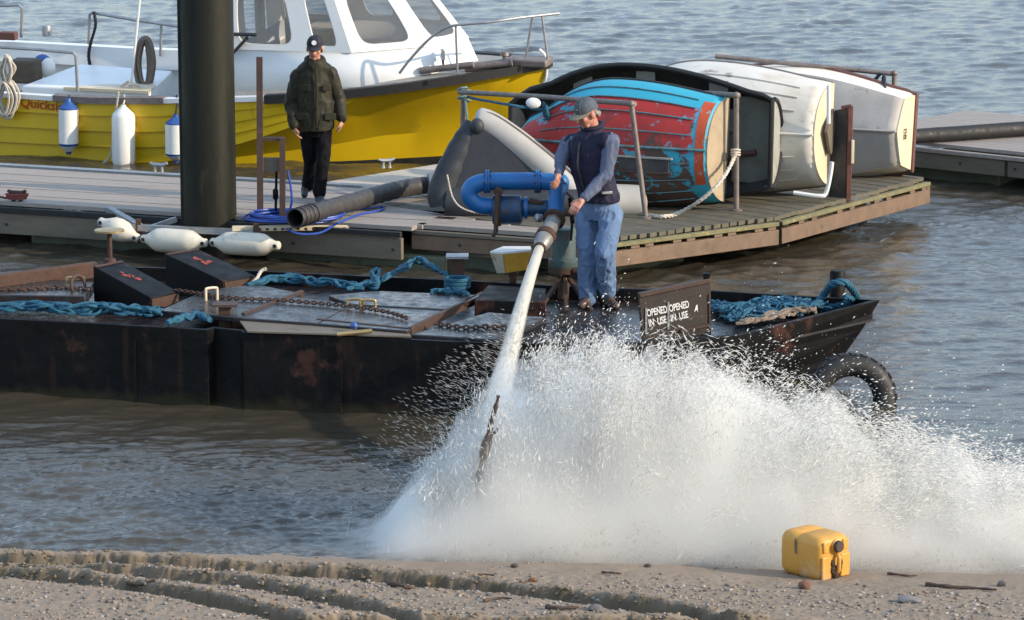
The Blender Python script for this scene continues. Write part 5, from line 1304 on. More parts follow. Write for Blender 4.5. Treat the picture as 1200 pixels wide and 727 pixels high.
def head(prims, c, fwd, up, s=1.0):
    fwd, up = V3(fwd).normalized(), V3(up).normalized(); fwd = (fwd - up*fwd.dot(up)).normalized(); lat = up.cross(fwd)      # to the person's left
    Mx = Matrix((lat, fwd, up)).transposed(); c = V3(c)
    def H(x, y, z): return c + (lat*x + fwd*y + up*z)*s
    prims += [('e', H(0,-.012,.035), (.075*s,.094*s,.085*s), Mx), ('e', H(0,.018,-.035), (.060*s,.072*s,.075*s), Mx), ('c', H(-.03,.045,-.085), H(.03,.045,-.085), .022*s, .022*s), ('c', H(0,.06,-.095), H(0,.066,-.09), .018*s, .018*s)]
    prims += [('c', H(0,.088,.012), H(0,.108,-.026), .009*s, .0135*s), ('c', H(-.012,.1,-.03), H(.012,.1,-.03), .009*s, .009*s)]      # nose
    prims += [('c', H(-.038,.078,.024), H(.038,.078,.024), .012*s, .012*s)]                                        # brow
    prims += [('c', H(sx*.042,.062,-.018), H(sx*.036,.066,-.026), .02*s, .018*s) for sx in (-1,1)]                   # cheeks
    prims += [('e', H(sx*.078,-.012,-.01), (.011*s,.024*s,.034*s), Mx) for sx in (-1,1)]                             # ears
    return H, Mx
def face(par, H, Mx, s=1.0):
    for sx in (-1, 1):
        MB().ell(H(sx*.032,.083,.006), (.0125*s,.008*s,.008*s), Mx).build('eye', M['white_paint'], par, smooth=60)
        MB().ell(H(sx*.032,.0895,.006), (.0055*s,.004*s,.0055*s), Mx).build('iris', M['eye'], par, smooth=60)
        MB().tube([H(sx*.015,.090,.022), H(sx*.032,.0925,.027), H(sx*.05,.08,.02)], .0045*s, 6).build('eyebrow', M['hair_grey' if par['label'].find('jeans') >= 0 else 'hair_dark'], par)
    MB().ell(H(0,.089,-.056), (.024*s,.008*s,.006*s), Mx).build('lips', M['lip'], par, smooth=60)
def cap(par, H, Mx, mc, mb, s=1.0, badge=False):
    c = H(0,-.012,.04); lat, fwd, up = Mx.col[0], Mx.col[1], Mx.col[2]
    b_ = MB(); rings = []
    for q in np.linspace(0, math.pi/2*.98, 9):
        rings.append([c + (lat*math.cos(a)*.086*math.cos(q)**.8 + fwd*math.sin(a)*.106*math.cos(q)**.8 + up*(.098*math.sin(q) - .004 - (.02 if math.sin(a) < 0 else 0)*(math.cos(q)**3)*abs(math.sin(a))))*s for a in np.linspace(0, 2*math.pi, 33)[:-1]])
    b_.loft(rings, caps=True); cp = b_.build('cap', mc, par, smooth=50)
    so = cp
    b_ = MB(); rows = []
    for t_ in np.linspace(0, 1, 6):
        rows.append([c + (lat*math.sin(a)*(.083 - .012*t_*abs(math.sin(a))) + fwd*(math.cos(a)*.1 + .0 + t_*.078*math.cos(a)**.6) + up*(.002 - .020*t_ - .016*math.sin(a)**2*1.0))*s for a in np.linspace(-1.25, 1.25, 15)])
    b_.loft(rows, closed=False); br = b_.build('brim', mb, cp, smooth=50); so = br.modifiers.new('thickness', 'SOLIDIFY'); so.thickness = .005
    MB().ell(c + up*.094*s, (.008,.008,.006)).build('button', mc, cp)
    if badge:
        q = c + (fwd*.098 + up*.042)*s; n_ = (fwd + up*.35).normalized(); MB().lathe([(.024,0),(.024,.006)], q, n_, 18).build('badge', M['white_paint'], cp)
    else:
        q = c + (fwd*.099 + up*.04)*s; n_ = (fwd + up*.35).normalized(); MB().box(q, (.05,.014,.006), Matrix((lat, up, n_)).transposed()).build('stitched_mark', M['galv'], cp)
    for a in np.linspace(0, math.pi, 4)[:-1]:
        MB().tube([c + (lat*math.cos(a)*.0865*math.cos(q)**.8 + fwd*math.sin(a)*.1065*math.cos(q)**.8)*s*1 + up*(.099*math.sin(q)-.004)*s for q in np.linspace(0, math.pi, 17) if math.cos(q) >= 0], .0022, 5).build('seam', mb, cp)
    return cp
def shoe(prims, heel, toe, s=1.0):
    heel, toe = V3(heel), V3(toe); d = (toe-heel); 
    prims += [('c', heel + UP*.042, heel + d*.45 + UP*.05, .044*s, .046*s), ('c', heel + d*.3 + UP*.04, toe + UP*.032 - d.normalized()*.04, .044*s, .036*s), ('c', heel + UP*.05, heel + UP*.11, .046*s, .044*s)]

# ---- man in jeans, standing on the barge behind the nozzle
mf = onz(702, 360, DK); YMn = mf.y
man = thing('person', 'man in jeans, navy vest and grey cap bending over the blue pump', 'person', V3((mf.x, mf.y, DK)))
def mp_(px, py, dy=0): return ony(px, py, YMn+dy)
FW_ = V3((-.62,-.78,0)).normalized(); LT = V3((.78,-.62,0)).normalized()          # facing left and towards the viewer; his left is on the right
hd_up = (UP + FW_*.42 + V3((-.05,0,0))).normalized()
hd_f = (V3((-.80,-.5,-.50))).normalized()
hc_ = mp_(687, 133, -.03)
pr_ = []
Hm, Mm = head(pr_, hc_, hd_f, hd_up)
chest = mp_(692, 178, .02); pel = mp_(701, 238, .06); neck = mp_(694, 152, .03)
shL, shR = mp_(716, 166, -.12), mp_(667, 168, .14)
elL, elR = mp_(711, 205, -.17), mp_(657, 188, .05)
wrL, wrR = mp_(683, 234, -.30), mp_(655, 203, -.04)
pr_ += [('c', neck + V3((.02,.02,-.05)), hc_ - hd_up*.05 - hd_f*.02, .062, .055)]
pr_ += [('l', [(pel - UP*.08, .13,.09), (pel + UP*.06, .135,.095), (chest - UP*.05, .145,.1), (chest + UP*.06, .15,.095), (neck - UP*.03, .07,.06)], LT, FW_)]
for sh, el, wr in ((shL, elL, wrL), (shR, elR, wrR)): pr_ += [('c', sh, el, .047, .04), ('c', el, wr, .039, .028)]
hand(pr_, wrL, wrL + (mp_(674,243,-.36)-wrL)*.8, mp_(674,243,-.36)-wrL, (-.3,.3,-1), .55, 1.0, -1)
hand(pr_, wrR, mp_(654,211,-.07), mp_(652,216,-.1)-wrR, (-.5,-.2,-.6), .5, 1.0, 1)
hipL, hipR = mp_(716, 252, .0), mp_(688, 252, .12)
knL, knR = mp_(709, 296, -.16), mp_(688, 304, .02)
anL, anR = mp_(712, 342, .03), mp_(689, 350, .04)
for h_, k_, a_ in ((hipL,knL,anL),(hipR,knR,anR)): pr_ += [('c', h_, k_, .07, .05), ('c', k_, a_, .048, .035)]
ftL, ftR = V3((anL.x, anL.y, DK)), V3((anR.x, anR.y, DK))
body = fuse('body', pr_, M['skin_cold'], man, .0055, 3, strength=.4)
face(man, Hm, Mm)
cap(man, Hm, Mm, M['cap_grey'], M['cap_brim'])
b_ = []
b_.append(('c', Hm(-.062,-.05,-.0), Hm(-.05,-.08,-.05), .02, .016)); b_.append(('c', Hm(.062,-.05,.0), Hm(.05,-.08,-.05), .02, .016)); b_.append(('c', Hm(-.05,-.085,-.03), Hm(.05,-.085,-.03), .022, .022)); b_.append(('c', Hm(.074,-.005,.01), Hm(.074,.004,-.02), .008, .006)); b_.append(('c', Hm(-.074,-.005,.01), Hm(-.074,.004,-.02), .008, .006))
fuse('hair', b_, M['hair_grey'], man, .006, 3)
# sweater sleeves and collar
b_ = [('c', shL + V3((-.03,0,0)), shL, .07, .074), ('c', shL, elL, .072, .06), ('c', elL, wrL + (elL-wrL)*.08, .06, .041), ('c', shR, elR, .07, .057), ('c', elR, wrR + (elR-wrR)*.08, .057, .041), ('c', shR, shL, .07, .07)]
fuse('sweater', b_, M['sweater'], man, .008, 5, .017, 12, seed=2)
hem = mp_(702, 233, .03)
secs = [(hem - UP*.02, .178,.15), (hem + UP*.05, .186,.158), (chest - UP*.13, .188,.152), (chest - UP*.02, .198,.15), (chest + UP*.06, .198,.142), (chest + UP*.13, .165,.115), (neck - UP*.01, .095,.088), (neck + UP*.03, .082,.08)]
secs = [(c_ + V3((0,.0,0)), a, d) for c_, a, d in secs]
b_ = [('l', secs, LT, FW_), ('e', shL + V3((-.035,.01,.0)), (.085,.085,.085)), ('e', shR + V3((.035,-.01,.0)), (.085,.085,.085))]
vest = fuse('vest', b_, M['navy_vest'], man, .009, 5, .014, 10, seed=5)
c_ = neck + V3((.0,.0,.03)); MB().tube([c_ + LT*math.cos(a)*.082 + FW_*math.sin(a)*.08 - UP*(.02*math.sin(a)) for a in np.linspace(0,6.28,25)[:-1]], .022, 8, closed=True).build('vest_collar', M['navy_vest'], vest)
fz = [hem + FW_*.165 + UP*.02, chest - UP*.12 + FW_*.168, chest + FW_*.163, chest + UP*.09 + FW_*.145]
MB().tube(spline(fz, 4), .008, 6).build('zip', M['black'], vest)
tg = mp_(711, 226, -.16); MB().box(tg, (.09,.03,.022), Matrix.Rotation(.3,3,'Z')).build('waist_toggle', M['galv'], vest, bevel=.004)
# jeans
def leg_secs(h_, k_, a_, fw, r): 
    return [('c', h_, h_.lerp(k_,.5), r[0], r[1]), ('c', h_.lerp(k_,.5), k_, r[1], r[2]), ('c', k_, k_.lerp(a_,.5), r[2], r[3]), ('c', k_.lerp(a_,.5), a_ - UP*.0, r[3], r[4])]
b_ = leg_secs(hipL, knL, anL, FW_, (.1,.094,.083,.078,.07)) + leg_secs(hipR, knR, anR + UP*.0, FW_, (.1,.092,.083,.08,.074))
b_ += [('l', [(pel - UP*.14, .15,.11), (pel - UP*.04, .172,.13), (pel + UP*.05, .165,.125), (pel + UP*.08, .16,.12)], LT, FW_)]
jn = fuse('jeans', b_, M['jeans'], man, .009, 4, .022, 11, seed=8)
for f_, an, nm in ((ftL, anL, 'L'), (ftR, anR, 'R')):
    b_ = []; d_ = (FW_*.7 + V3((0,-.6,0))).normalized() if nm == 'R' else V3((.35,-.8,0)).normalized()
    shoe(b_, f_ - d_*.07, f_ + d_*.2); sh_ = fuse('boot', b_, M['boot'], man, .008, 3)
# ---- walker
wf = onz(366, 238, DZ); YWk = wf.y
wk = thing('person', 'person in olive jacket, black trousers and navy cap walking along the walkway', 'person', V3((wf.x, wf.y, DZ)))
def wp(px, py, dy=0): return ony(px, py, YWk+dy)
FW2 = V3((.12,-.99,0)).normalized(); LT2 = V3((.99,.12,0)).normalized()
hc2 = wp(369, 57, .0); pr_ = []
Hw, Mw_ = head(pr_, hc2, V3((-.05,-.97,-.22)), UP + FW2*.16, .98)
neck2, chest2, pel2 = wp(369,70,.03), wp(369,95,.05), wp(371,148,.07)
shL2, shR2 = wp(387,87,.05), wp(349,90,.05); elL2, elR2 = wp(397,117,.1), wp(341,122,.06); wrL2, wrR2 = wp(400,141,.02), wp(345,149,-.03)
pr_ += [('c', neck2 - UP*.05, hc2 - UP*.05, .058, .052), ('l', [(pel2-UP*.06,.12,.085),(pel2+UP*.07,.125,.09),(chest2-UP*.03,.13,.095),(chest2+UP*.06,.13,.09),(neck2-UP*.02,.06,.055)], LT2, FW2)]
for sh, el, wr in ((shL2,elL2,wrL2),(shR2,elR2,wrR2)): pr_ += [('c', sh, el, .043,.037), ('c', el, wr, .036,.026)]
hand(pr_, wrL2, wrL2 + V3((.0,-.01,-.045)), (.05,-.1,-1), (-1,.1,0), .45, .95, -1)
hand(pr_, wrR2, wrR2 + V3((.015,-.02,-.05)), (.2,-.25,-1), (1,.1,0), .4, .95, 1)
hipL2, hipR2 = wp(380,156,.06), wp(361,156,.08); knL2, knR2 = wp(378,192,-.06), wp(364,193,.12); anL2, anR2 = wp(374,226,-.06), wp(361,218,.28)
for h_, k_, a_ in ((hipL2,knL2,anL2),(hipR2,knR2,anR2)): pr_ += [('c', h_, k_, .066,.047), ('c', k_, a_, .045,.033)]
fuse('body', pr_, M['skin'], wk, .0055, 3, strength=.4)
face(wk, Hw, Mw_, .98); cap(wk, Hw, Mw_, M['cap_navy'], M['cap_navy'], .98, True)
fuse('hair', [('c', Hw(-.066,-.04,.0), Hw(-.06,-.06,-.045), .018,.015), ('c', Hw(.066,-.04,.0), Hw(.06,-.06,-.045), .018,.015), ('c', Hw(-.05,-.08,-.03), Hw(.05,-.08,-.03), .022,.022)], M['hair_dark'], wk, .006, 3)
b_ = [('c', shL2, elL2, .078,.068), ('c', elL2, wrL2+UP*.02, .068,.055), ('c', shR2, elR2, .078,.07), ('c', elR2, wrR2+UP*.02, .07,.056),
      ('l', [(wp(370,153,.04),.185,.135),(wp(370,140,.04),.188,.14),(wp(369,118,.04),.178,.135),(chest2,.185,.135),(chest2+UP*.09,.17,.12),(neck2-UP*.03,.11,.1),(neck2+UP*.01,.085,.085)], LT2, FW2), ('c', shL2-V3((.06,0,-.01)), shR2+V3((.06,0,.01)), .075,.075)]
jk = fuse('jacket', b_ + [('c', neck2 - UP*.06 + V3((q*.05,0,0)), sh_ + V3((-q*.01,0,.012)), .075, .07) for q, sh_ in ((1, shL2), (-1, shR2))], M['olive'], wk, .009, 12, .016, 9, seed=12)
fuse('hood', [('c', neck2 + LT2*.075*math.cos(a) + FW2*.06*math.sin(a) + UP*(-.01-.025*math.sin(a)), neck2 + LT2*.075*math.cos(a+.5) + FW2*.06*math.sin(a+.5) + UP*(-.01-.025*math.sin(a+.5)), .038,.038) for a in np.linspace(-.5*math.pi-2.1, -.5*math.pi+2.1, 10)] , M['olive'], jk, .008, 4, .006, 16, seed=3)
fuse('red_collar', [('c', neck2 + LT2*.045*math.cos(a) + FW2*.05*math.sin(a), neck2 + LT2*.045*math.cos(a+.6) + FW2*.05*math.sin(a+.6), .024,.024) for a in np.linspace(0,5.7,10)], M['red_scarf'], wk, .007, 3)
MB().tube(spline([wp(370,80,-.1), wp(371,100,-.11), wp(371,125,-.115), wp(371,150,-.11)],4), .010, 6).build('front_flap', M['olive'], jk)
for px, sx in ((354,-1),(387,1)): MB().box(wp(px,137,-.075), (.12,.015,.07), Matrix.Rotation(.25*sx,3,'Z')).build('pocket', M['olive'], jk, bevel=.01)
for px, sx in ((358,-1),(383,1)): MB().box(wp(px,103,-.08), (.09,.012,.07), Matrix.Rotation(.25*sx,3,'Z')).build('chest_pocket', M['olive'], jk, bevel=.01)
b_ = leg_secs(hipL2, knL2, anL2, FW2, (.088,.08,.068,.064,.066)) + leg_secs(hipR2, knR2, anR2, FW2, (.088,.08,.066,.064,.062))
b_ += [('l', [(pel2-UP*.1,.14,.1),(pel2,.155,.115),(pel2+UP*.06,.15,.11)], LT2, FW2)]
fuse('trousers', b_, M['black_cloth'], wk, .009, 4, .013, 10, seed=15)
b_ = []; f_ = V3((anL2.x, anL2.y, DZ)); shoe(b_, f_+V3((-.01,.07,0)), f_+V3((.04,-.19,0)), .95); fuse('shoe', b_, M['trainer'], wk, .008, 3)
b_ = []; f_ = V3((anR2.x, anR2.y, DZ)); h0 = f_ + V3((-.03,.08,.075)); t0 = f_ + V3((-.03,-.16,.012)); shoe(b_, h0, t0, .92); fuse('shoe', b_, M['trainer'], wk, .008, 3)
# ================================================================== PUMP AND JET
YP = onz(660, 352, DK).y
pump = thing('water_pump', 'blue water pump with bent pipe and silver nozzle on a tripod', 'pump', V3((onz(660,352,DK).x, YP, DK)))
def pp_(px, py, dy=0): return ony(px, py, YP+dy)
r_ = .074
loop = spline([pp_(600,242,.1), pp_(575,242,.1), pp_(559,239,.1), pp_(550,228,.1), pp_(556,217,.1), pp_(575,213,.1), pp_(610,212.5,.1), pp_(640,213,.08), pp_(652,215,.04), pp_(657,222,-.02)], 7)
MB().tube(loop, r_, 18).build('bent_pipe', M['blue_paint'], pump, smooth=60)
MB().tube([pp_(655,213,.02), pp_(652,235,-.05), pp_(650,256,-.12)], [.07,.068,.066], 18).build('down_pipe', M['blue_paint'], pump, smooth=60)
MB().ell(pp_(656,214,.03), (.08,.08,.08)).build('elbow', M['blue_paint'], pump, smooth=60)
MB().lathe([(.05,0),(.12,.01),(.125,.03),(.125,.24),(.10,.26),(.06,.265)], pp_(576,246,.1), (1,0,0), 24).build('pump_drum', M['blue_dark'], pump)
MB().lathe([(.14,0),(.14,.028)], pp_(582,246,.1), (1,0,0), 20).build('drum_flange', M['rust_steel'], pump)
MB().tube([pp_(583,226,.0), pp_(582,246,-.05), pp_(581,272,-.02), pp_(577,277,-.02)], .02, 8).build('rusty_strap', M['rust_steel'], pump)
MB().box(pp_(584,224,.02), (.07,.08,.06), Matrix.Rotation(.5,3,'Y')).build('strap_clamp', M['rust_steel'], pump, bevel=.01)
MB().tube([pp_(612,244,.1), pp_(650,244,.1)], .075, 16).build('shaft_housing', M['blue_dark'], pump, smooth=60)
MB().lathe([(.095,0),(.095,.03)], pp_(614,244,.1), (1,0,0), 20).build('housing_flange', M['blue_paint'], pump)
MB().box(pp_(628,236,.08), (.12,.1,.04), Matrix.Rotation(.2,3,'Y')).build('gland_block', M['rust_steel'], pump, bevel=.01)
MB().lathe([(.035,0),(.035,.05),(.02,.06)], pp_(634,256,-.08), (-.8,-.5,.2), 12).build('drain_cock', M['galv'], pump)
for px in (571, 630):
    y_ = 213
    MB().lathe([(.098,-.018),(.098,-.002)], pp_(px, 213, .1), (1,0,0), 22).build('pipe_flange', M['blue_paint'], pump); MB().lathe([(.098,.002),(.098,.018)], pp_(px, 213, .1), (1,0,0), 22).build('pipe_flange', M['blue_paint'], pump)
    for k in range(8): MB().lathe([(.009,-.028),(.009,.028)], pp_(px, 213, .1)+V3((0, .086*math.cos(.78*k), .086*math.sin(.78*k))), (1,0,0), 6).build('bolt', M['rust_steel'], pump)
for k in range(8): MB().lathe([(.010,-.012),(.010,.04)], pp_(582,246,.1)+V3((0, .128*math.cos(.78*k), .128*math.sin(.78*k))), (1,0,0), 6).build('bolt', M['rust_steel'], pump)
# nozzle, pointing down and towards the beach
n0, n1 = pp_(650,256,-.12), pp_(632,292,-.55)
nd = (n1-n0).normalized(); NL = (n1-n0).length
MB().lathe([(.094,0),(.094,.035),(.08,.04)], n0, nd, 24).build('nozzle_flange', M['rust_steel'], pump)
MB().lathe([(.066,.03),(.066,NL*.62)], n0, nd, 24).build('nozzle_barrel', M['alu'], pump)
MB().lathe([(.07,NL*.52),(.086,NL*.54),(.086,NL*.66),(.074,NL*.68)], n0, nd, 24).build('nozzle_ring', M['rust_steel'], pump)
MB().lathe([(.078,NL*.66),(.066,NL*.86),(.048,NL*.96)], n0, nd, 24).build('nozzle_cone', M['alu'], pump)
MB().lathe([(.052,NL*.94),(.054,NL*1.0),(.042,NL*1.01)], n0, nd, 24).build('nozzle_tip', M['rust_steel'], pump)
for k in range(6):
    q = 6.28*k/6; x_ = nd.orthogonal().normalized(); y_ = nd.cross(x_)
    MB().lathe([(.012,-.012),(.012,.05)], n0 + (x_*math.cos(q)+y_*math.sin(q))*.081, nd, 6).build('bolt', M['rust_steel'], pump)
# pump casing and tripod
MB().lathe([(.06,.36),(.1,.35),(.105,.33),(.105,.1),(.125,.09),(.125,.03),(.1,.0),(.03,-.02)], pp_(660,316,.02), UP, 26).build('casing', M['pump_green'], pump)
MB().lathe([(.13,0),(.13,.05)], pp_(661,319,.02), UP, 22).build('rusty_collar', M['rust_steel'], pump)
MB().lathe([(.03,0),(.028,.1)], pp_(672,318,-.08), (1,-.2,.1), 10).build('side_stub', M['rust_steel'], pump)
for k in range(7):
    q = 6.28*k/7; MB().lathe([(.012,0),(.012,.06)], pp_(661,321,.02)+V3((.118*math.cos(q), .118*math.sin(q), 0)), UP, 6).build('bolt', M['rust_steel'], pump)
tip_ = pp_(662, 322, .02)
for px, py in ((693,364), (664,366), (632,362), (650,348), (680,345)):
    f_ = onz(px, py, DK); top_ = tip_ + (f_-tip_)*.06; top_.z = tip_.z
    MB().beam(top_, f_, .03, .03).build('leg', M['brown_steel'], pump)
MB().tube([pp_(662,322,.02), pp_(660,350,.02)], .05, 12).build('suction_pipe', M['rust_steel'], pump)
MB().tube(spline([pp_(664,226,-.05), pp_(672,236,-.1), pp_(671,256,-.12), pp_(669,282,-.1)],5), .012, 6).build('cable', M['black'], pump)
MB().beam(pp_(668,232,-.05), pp_(671,262,-.12), .03, .03).build('control_lever', M['black_steel'], pump)
# the glove/dark object on the pipe
# ---- jet
hit = onz(558, 596, 0.02)
wm = bpy.data.materials.new('white water'); wm.use_nodes = True; N, L = nodes(wm); b0 = N['Principled BSDF']
b0.inputs['Base Color'].default_value = (.86,.85,.82,1); b0.inputs['Roughness'].default_value = .35; b0.inputs['IOR'].default_value = 1.33
tl_ = N.new('ShaderNodeBsdfTranslucent'); tl_.inputs[0].default_value = (.9,.9,.88,1); mxs = N.new('ShaderNodeMixShader'); mxs.inputs[0].default_value = .4
L.new(b0.outputs[0], mxs.inputs[1]); L.new(tl_.outputs[0], mxs.inputs[2]); L.new(mxs.outputs[0], N['Material Output'].inputs[0])
tipP = n0 + nd*(NL*1.0); vel = (hit - tipP); T_ = .34; g_ = 9.81
v0 = vel/T_ + V3((0,0,.5*g_*T_))
def jet(t): return tipP + v0*t - V3((0,0,.5*g_*t*t))
ts = np.linspace(0, T_*.98, 60); jp = [jet(t) for t in ts]
jr = [.040 + .006*math.sin(t*9) + .018*(t/T_) for t in ts]
jb = MB(); fr_ = frames(jp); seg = 20; vs = []
for i, p in enumerate(jp):
    for j in range(seg):
        a = 6.283*j/seg; rr_1 = jr[i]*(1 + .22*(i/60)*mnoise.noise(V3((math.cos(a)*1.5, math.sin(a)*1.5, i*.25))) )
        vs.append(p + fr_[i][0]*math.cos(a)*rr_1 + fr_[i][1]*math.sin(a)*rr_1)
jb.add(vs, [(i*seg+j, i*seg+(j+1)%seg, (i+1)*seg+(j+1)%seg, (i+1)*seg+j) for i in range(59) for j in range(seg)] + [tuple(range(seg))[::-1]])
jm = wm.copy(); jm.name = 'jet water'; jm.node_tree.nodes['Principled BSDF'].inputs['Base Color'].default_value = (.72,.69,.6,1)
jt = jb.build('water_jet', jm, smooth=80); tag(jt, 'solid white jet of water shooting from the silver nozzle', 'water jet')

ji = rs_j = np.random.default_rng(5); nj = 5000; k_ = (rs_j.random(nj)**.45*58).astype(int); jpa = np.array([p[:] for p in jp]); jra = np.array(jr)
jd = jpa[k_+1]-jpa[k_]; off = rs_j.normal(0,1,(nj,3)); off -= jd*(off*jd).sum(1)[:,None]/(jd*jd).sum(1)[:,None]; off /= np.linalg.norm(off,axis=1)[:,None]
JDROPS = (jpa[k_] + off*(jra[k_]*(.9 + .8*rs_j.random(nj)**2*(k_/58)**1.5))[:,None], jd + rs_j.normal(0,.004,(nj,3)), .015+.05*rs_j.random(nj), .0012+.003*rs_j.random(nj)**2)
for k_f, (r0, r1, dn_) in enumerate(((.046, .15, 3.0), (.044, .10, 10.0))):
    jmv = MB().tube(jp[3:], [r0 + (r1-r0)*(i/56)**1.6*(1+.2*mnoise.noise(V3((i*.4, k_f, 3)))) if i > 0 else .02 for i in range(57)], 14)
    vm = bpy.data.materials.new('jet mist'); vm.use_nodes = True; N, L = nodes(vm); N.remove(N['Principled BSDF']); pv = N.new('ShaderNodeVolumePrincipled'); L.new(pv.outputs[0], N['Material Output'].inputs['Volume'])
    pv.inputs['Color'].default_value = (.998,.995,.985,1); pv.inputs['Density'].default_value = dn_
    tag(jmv.build('jet_mist', vm, smooth=60), 'mist fraying off the lower jet', 'mist', group='mist around the jet', kind='stuff')
# ---- spray: droplets drawn out along their flight
def drops(name, P, Dr, ln, wd, m):
    n = len(P); d = Dr/np.linalg.norm(Dr, axis=1)[:,None]; ref = np.where(np.abs(d[:,2:3]) < .9, np.array([[0,0,1.]]), np.array([[1.,0,0]]))
    a = np.cross(d, ref); a /= np.linalg.norm(a, axis=1)[:,None]; b = np.cross(d, a)
    co = np.empty((n, 6, 3), np.float32); L2, W2 = ln[:,None], wd[:,None]
    co[:,0] = P - d*L2; co[:,1] = P + a*W2; co[:,2] = P + b*W2; co[:,3] = P - a*W2; co[:,4] = P - b*W2; co[:,5] = P + d*L2
    F = np.array([[0,2,1],[0,3,2],[0,4,3],[0,1,4],[5,1,2],[5,2,3],[5,3,4],[5,4,1]])
    fs = (F[None] + (np.arange(n)*6)[:,None,None]).reshape(-1,3)
    me = bpy.data.meshes.new(name); me.vertices.add(n*6); me.vertices.foreach_set('co', co.ravel())
    me.loops.add(fs.size); me.loops.foreach_set('vertex_index', fs.astype(np.int32).ravel()); me.polygons.add(len(fs)); me.polygons.foreach_set('loop_start', (np.arange(len(fs))*3).astype(np.int32))
    me.update(calc_edges=True); me.shade_smooth(); return link_mesh(name, me, m)
rs = np.random.default_rng(21)
# height of the plume against distance along the shore (metres right of the jet's landing place)
hx = np.array([-1.0,-.86,-.66,-.38,-.1, .1, .35, .6, .95,1.35,1.8, 2.2, 2.6, 3.0, 3.4, 3.8])
hh = np.array([ 0.06, .14, .34, .66, .93,1.12,1.19,1.19,1.16,1.03,.87, .73, .65, .56, .45, .3])
def plume_h(X): return np.interp(X, hx, hh)
# (a) filaments: bursts that leave the landing line and fall back as arcs
NJ = 800; PER = 84
jx = rs.uniform(-.55, 3.5, NJ); jh = plume_h(jx)*rs.uniform(.3, 1.22, NJ); jy = y_wl(jx) + rs.uniform(-.05, .5, NJ)
vz = np.sqrt(2*9.81*np.maximum(jh,.02)); vx = (jx*.55 + .25)*rs.uniform(.3,1.3,NJ) + rs.normal(0,.35,NJ); vy = rs.normal(.15,.35,NJ)
tt = rs.random((NJ, PER))*1.35*vz[:,None]/9.81
sprd = .018 + .10*tt
PX = jx[:,None] + vx[:,None]*tt + rs.normal(0,1,(NJ,PER))*sprd - .12*vx[:,None]; PY_ = jy[:,None] + vy[:,None]*tt + rs.normal(0,1,(NJ,PER))*sprd; PZ = vz[:,None]*tt - 4.905*tt*tt + rs.normal(0,1,(NJ,PER))*sprd*.7
DX = np.stack([np.broadcast_to(vx[:,None],tt.shape), np.broadcast_to(vy[:,None],tt.shape), vz[:,None]-9.81*tt], -1).reshape(-1,3) + rs.normal(0,.16,(NJ*PER,3))
P_ = np.stack([PX, PY_, PZ], -1).reshape(-1,3); ok = (P_[:,2] > .0) & (P_[:,2] < plume_h(P_[:,0])*1.35 + .05)
P_, DX = P_[ok], DX[ok]; n = len(P_)
# (b) fill
N1 = 48000
X = rs.uniform(-.95, 3.8, N1); X = np.where((X < -.35) & (rs.random(N1) > (X+1.0)/.75), rs.uniform(-.2, 3.8, N1), X); Hh = plume_h(X)*(1 + .3*(vnoise(X*5, X*0, 5)-.5) + .3*(vnoise(X*15, X*0+4, 6)-.5))
Z = Hh*(1 - (1-rs.random(N1))**.6); fz = np.clip(Z/np.maximum(Hh,.05), 0, 1)
Yv = y_wl(X) + .16 + .10*(vnoise(X*4, X*0, 8)-.5) + rs.normal(0, .09, N1)*(1+.8*fz) + .30*Z + rs.uniform(-.12,.25,N1)
D2 = np.stack([(X+.05)*.45 + .22 + rs.normal(0,.16,N1), rs.normal(0,.2,N1), 1.1*(1-fz*.75) + rs.normal(0,.2,N1)], 1)
P_ = np.concatenate([P_, np.stack([X, Yv, Z], 1)]); DX = np.concatenate([DX, D2]); n = len(P_)
ln = .012 + .055*rs.random(n)**2.2; wd = .0013 + .0026*rs.random(n)**2.5
sp1 = drops('spray', P_, DX, ln, wd, wm)
tag(sp1, 'dense white spray bursting along the water edge where the jet lands', 'spray', kind='stuff')
# loose drops flung above and beside the plume
N2 = 13000
X = np.concatenate([rs.normal(.9, .85, int(N2*.55)), rs.uniform(-.9, .3, int(N2*.06)), rs.uniform(1.2, 3.8, N2-int(N2*.55)-int(N2*.06))]); X = np.clip(X, -1.1, 3.9)
Hh = plume_h(X); cl = .4 + 1.3*vnoise(X*4.5, X*0+2, 14); ex_ = np.abs(rs.exponential(.075, N2)); Z = Hh*.97 + ex_*cl*np.interp(X, [-1,0,.5,1.2,1.8,2.6,4],[.6,.8,1.0,1.0,1.7,1.3,1.1])
clr = (X > .8) & (X < 1.55) & (Z > 1.1) & (rs.random(N2) < .8); Z = np.where(clr, Z*.8, Z)
Yv = y_wl(X) + .25 + .4*np.abs(rs.normal(0,1,N2)) + .3*Z
Dx = np.stack([(X-.2)*.6 + .25 + rs.normal(0,.35,N2), rs.normal(0,.4,N2), .55 + rs.normal(0,.5,N2)], 1)
big = rs.random(N2)**3.5*np.where(X < .1, .35, 1)
ln = .003 + .015*big; wd = .0014 + .0052*big*rs.uniform(.5,1,N2)
sp2 = drops('loose_spray_drops', np.stack([X, Yv, Z], 1), Dx, ln, wd, wm)
tag(sp2, 'scattered drops flying above the spray in front of the barge', 'spray', kind='stuff')
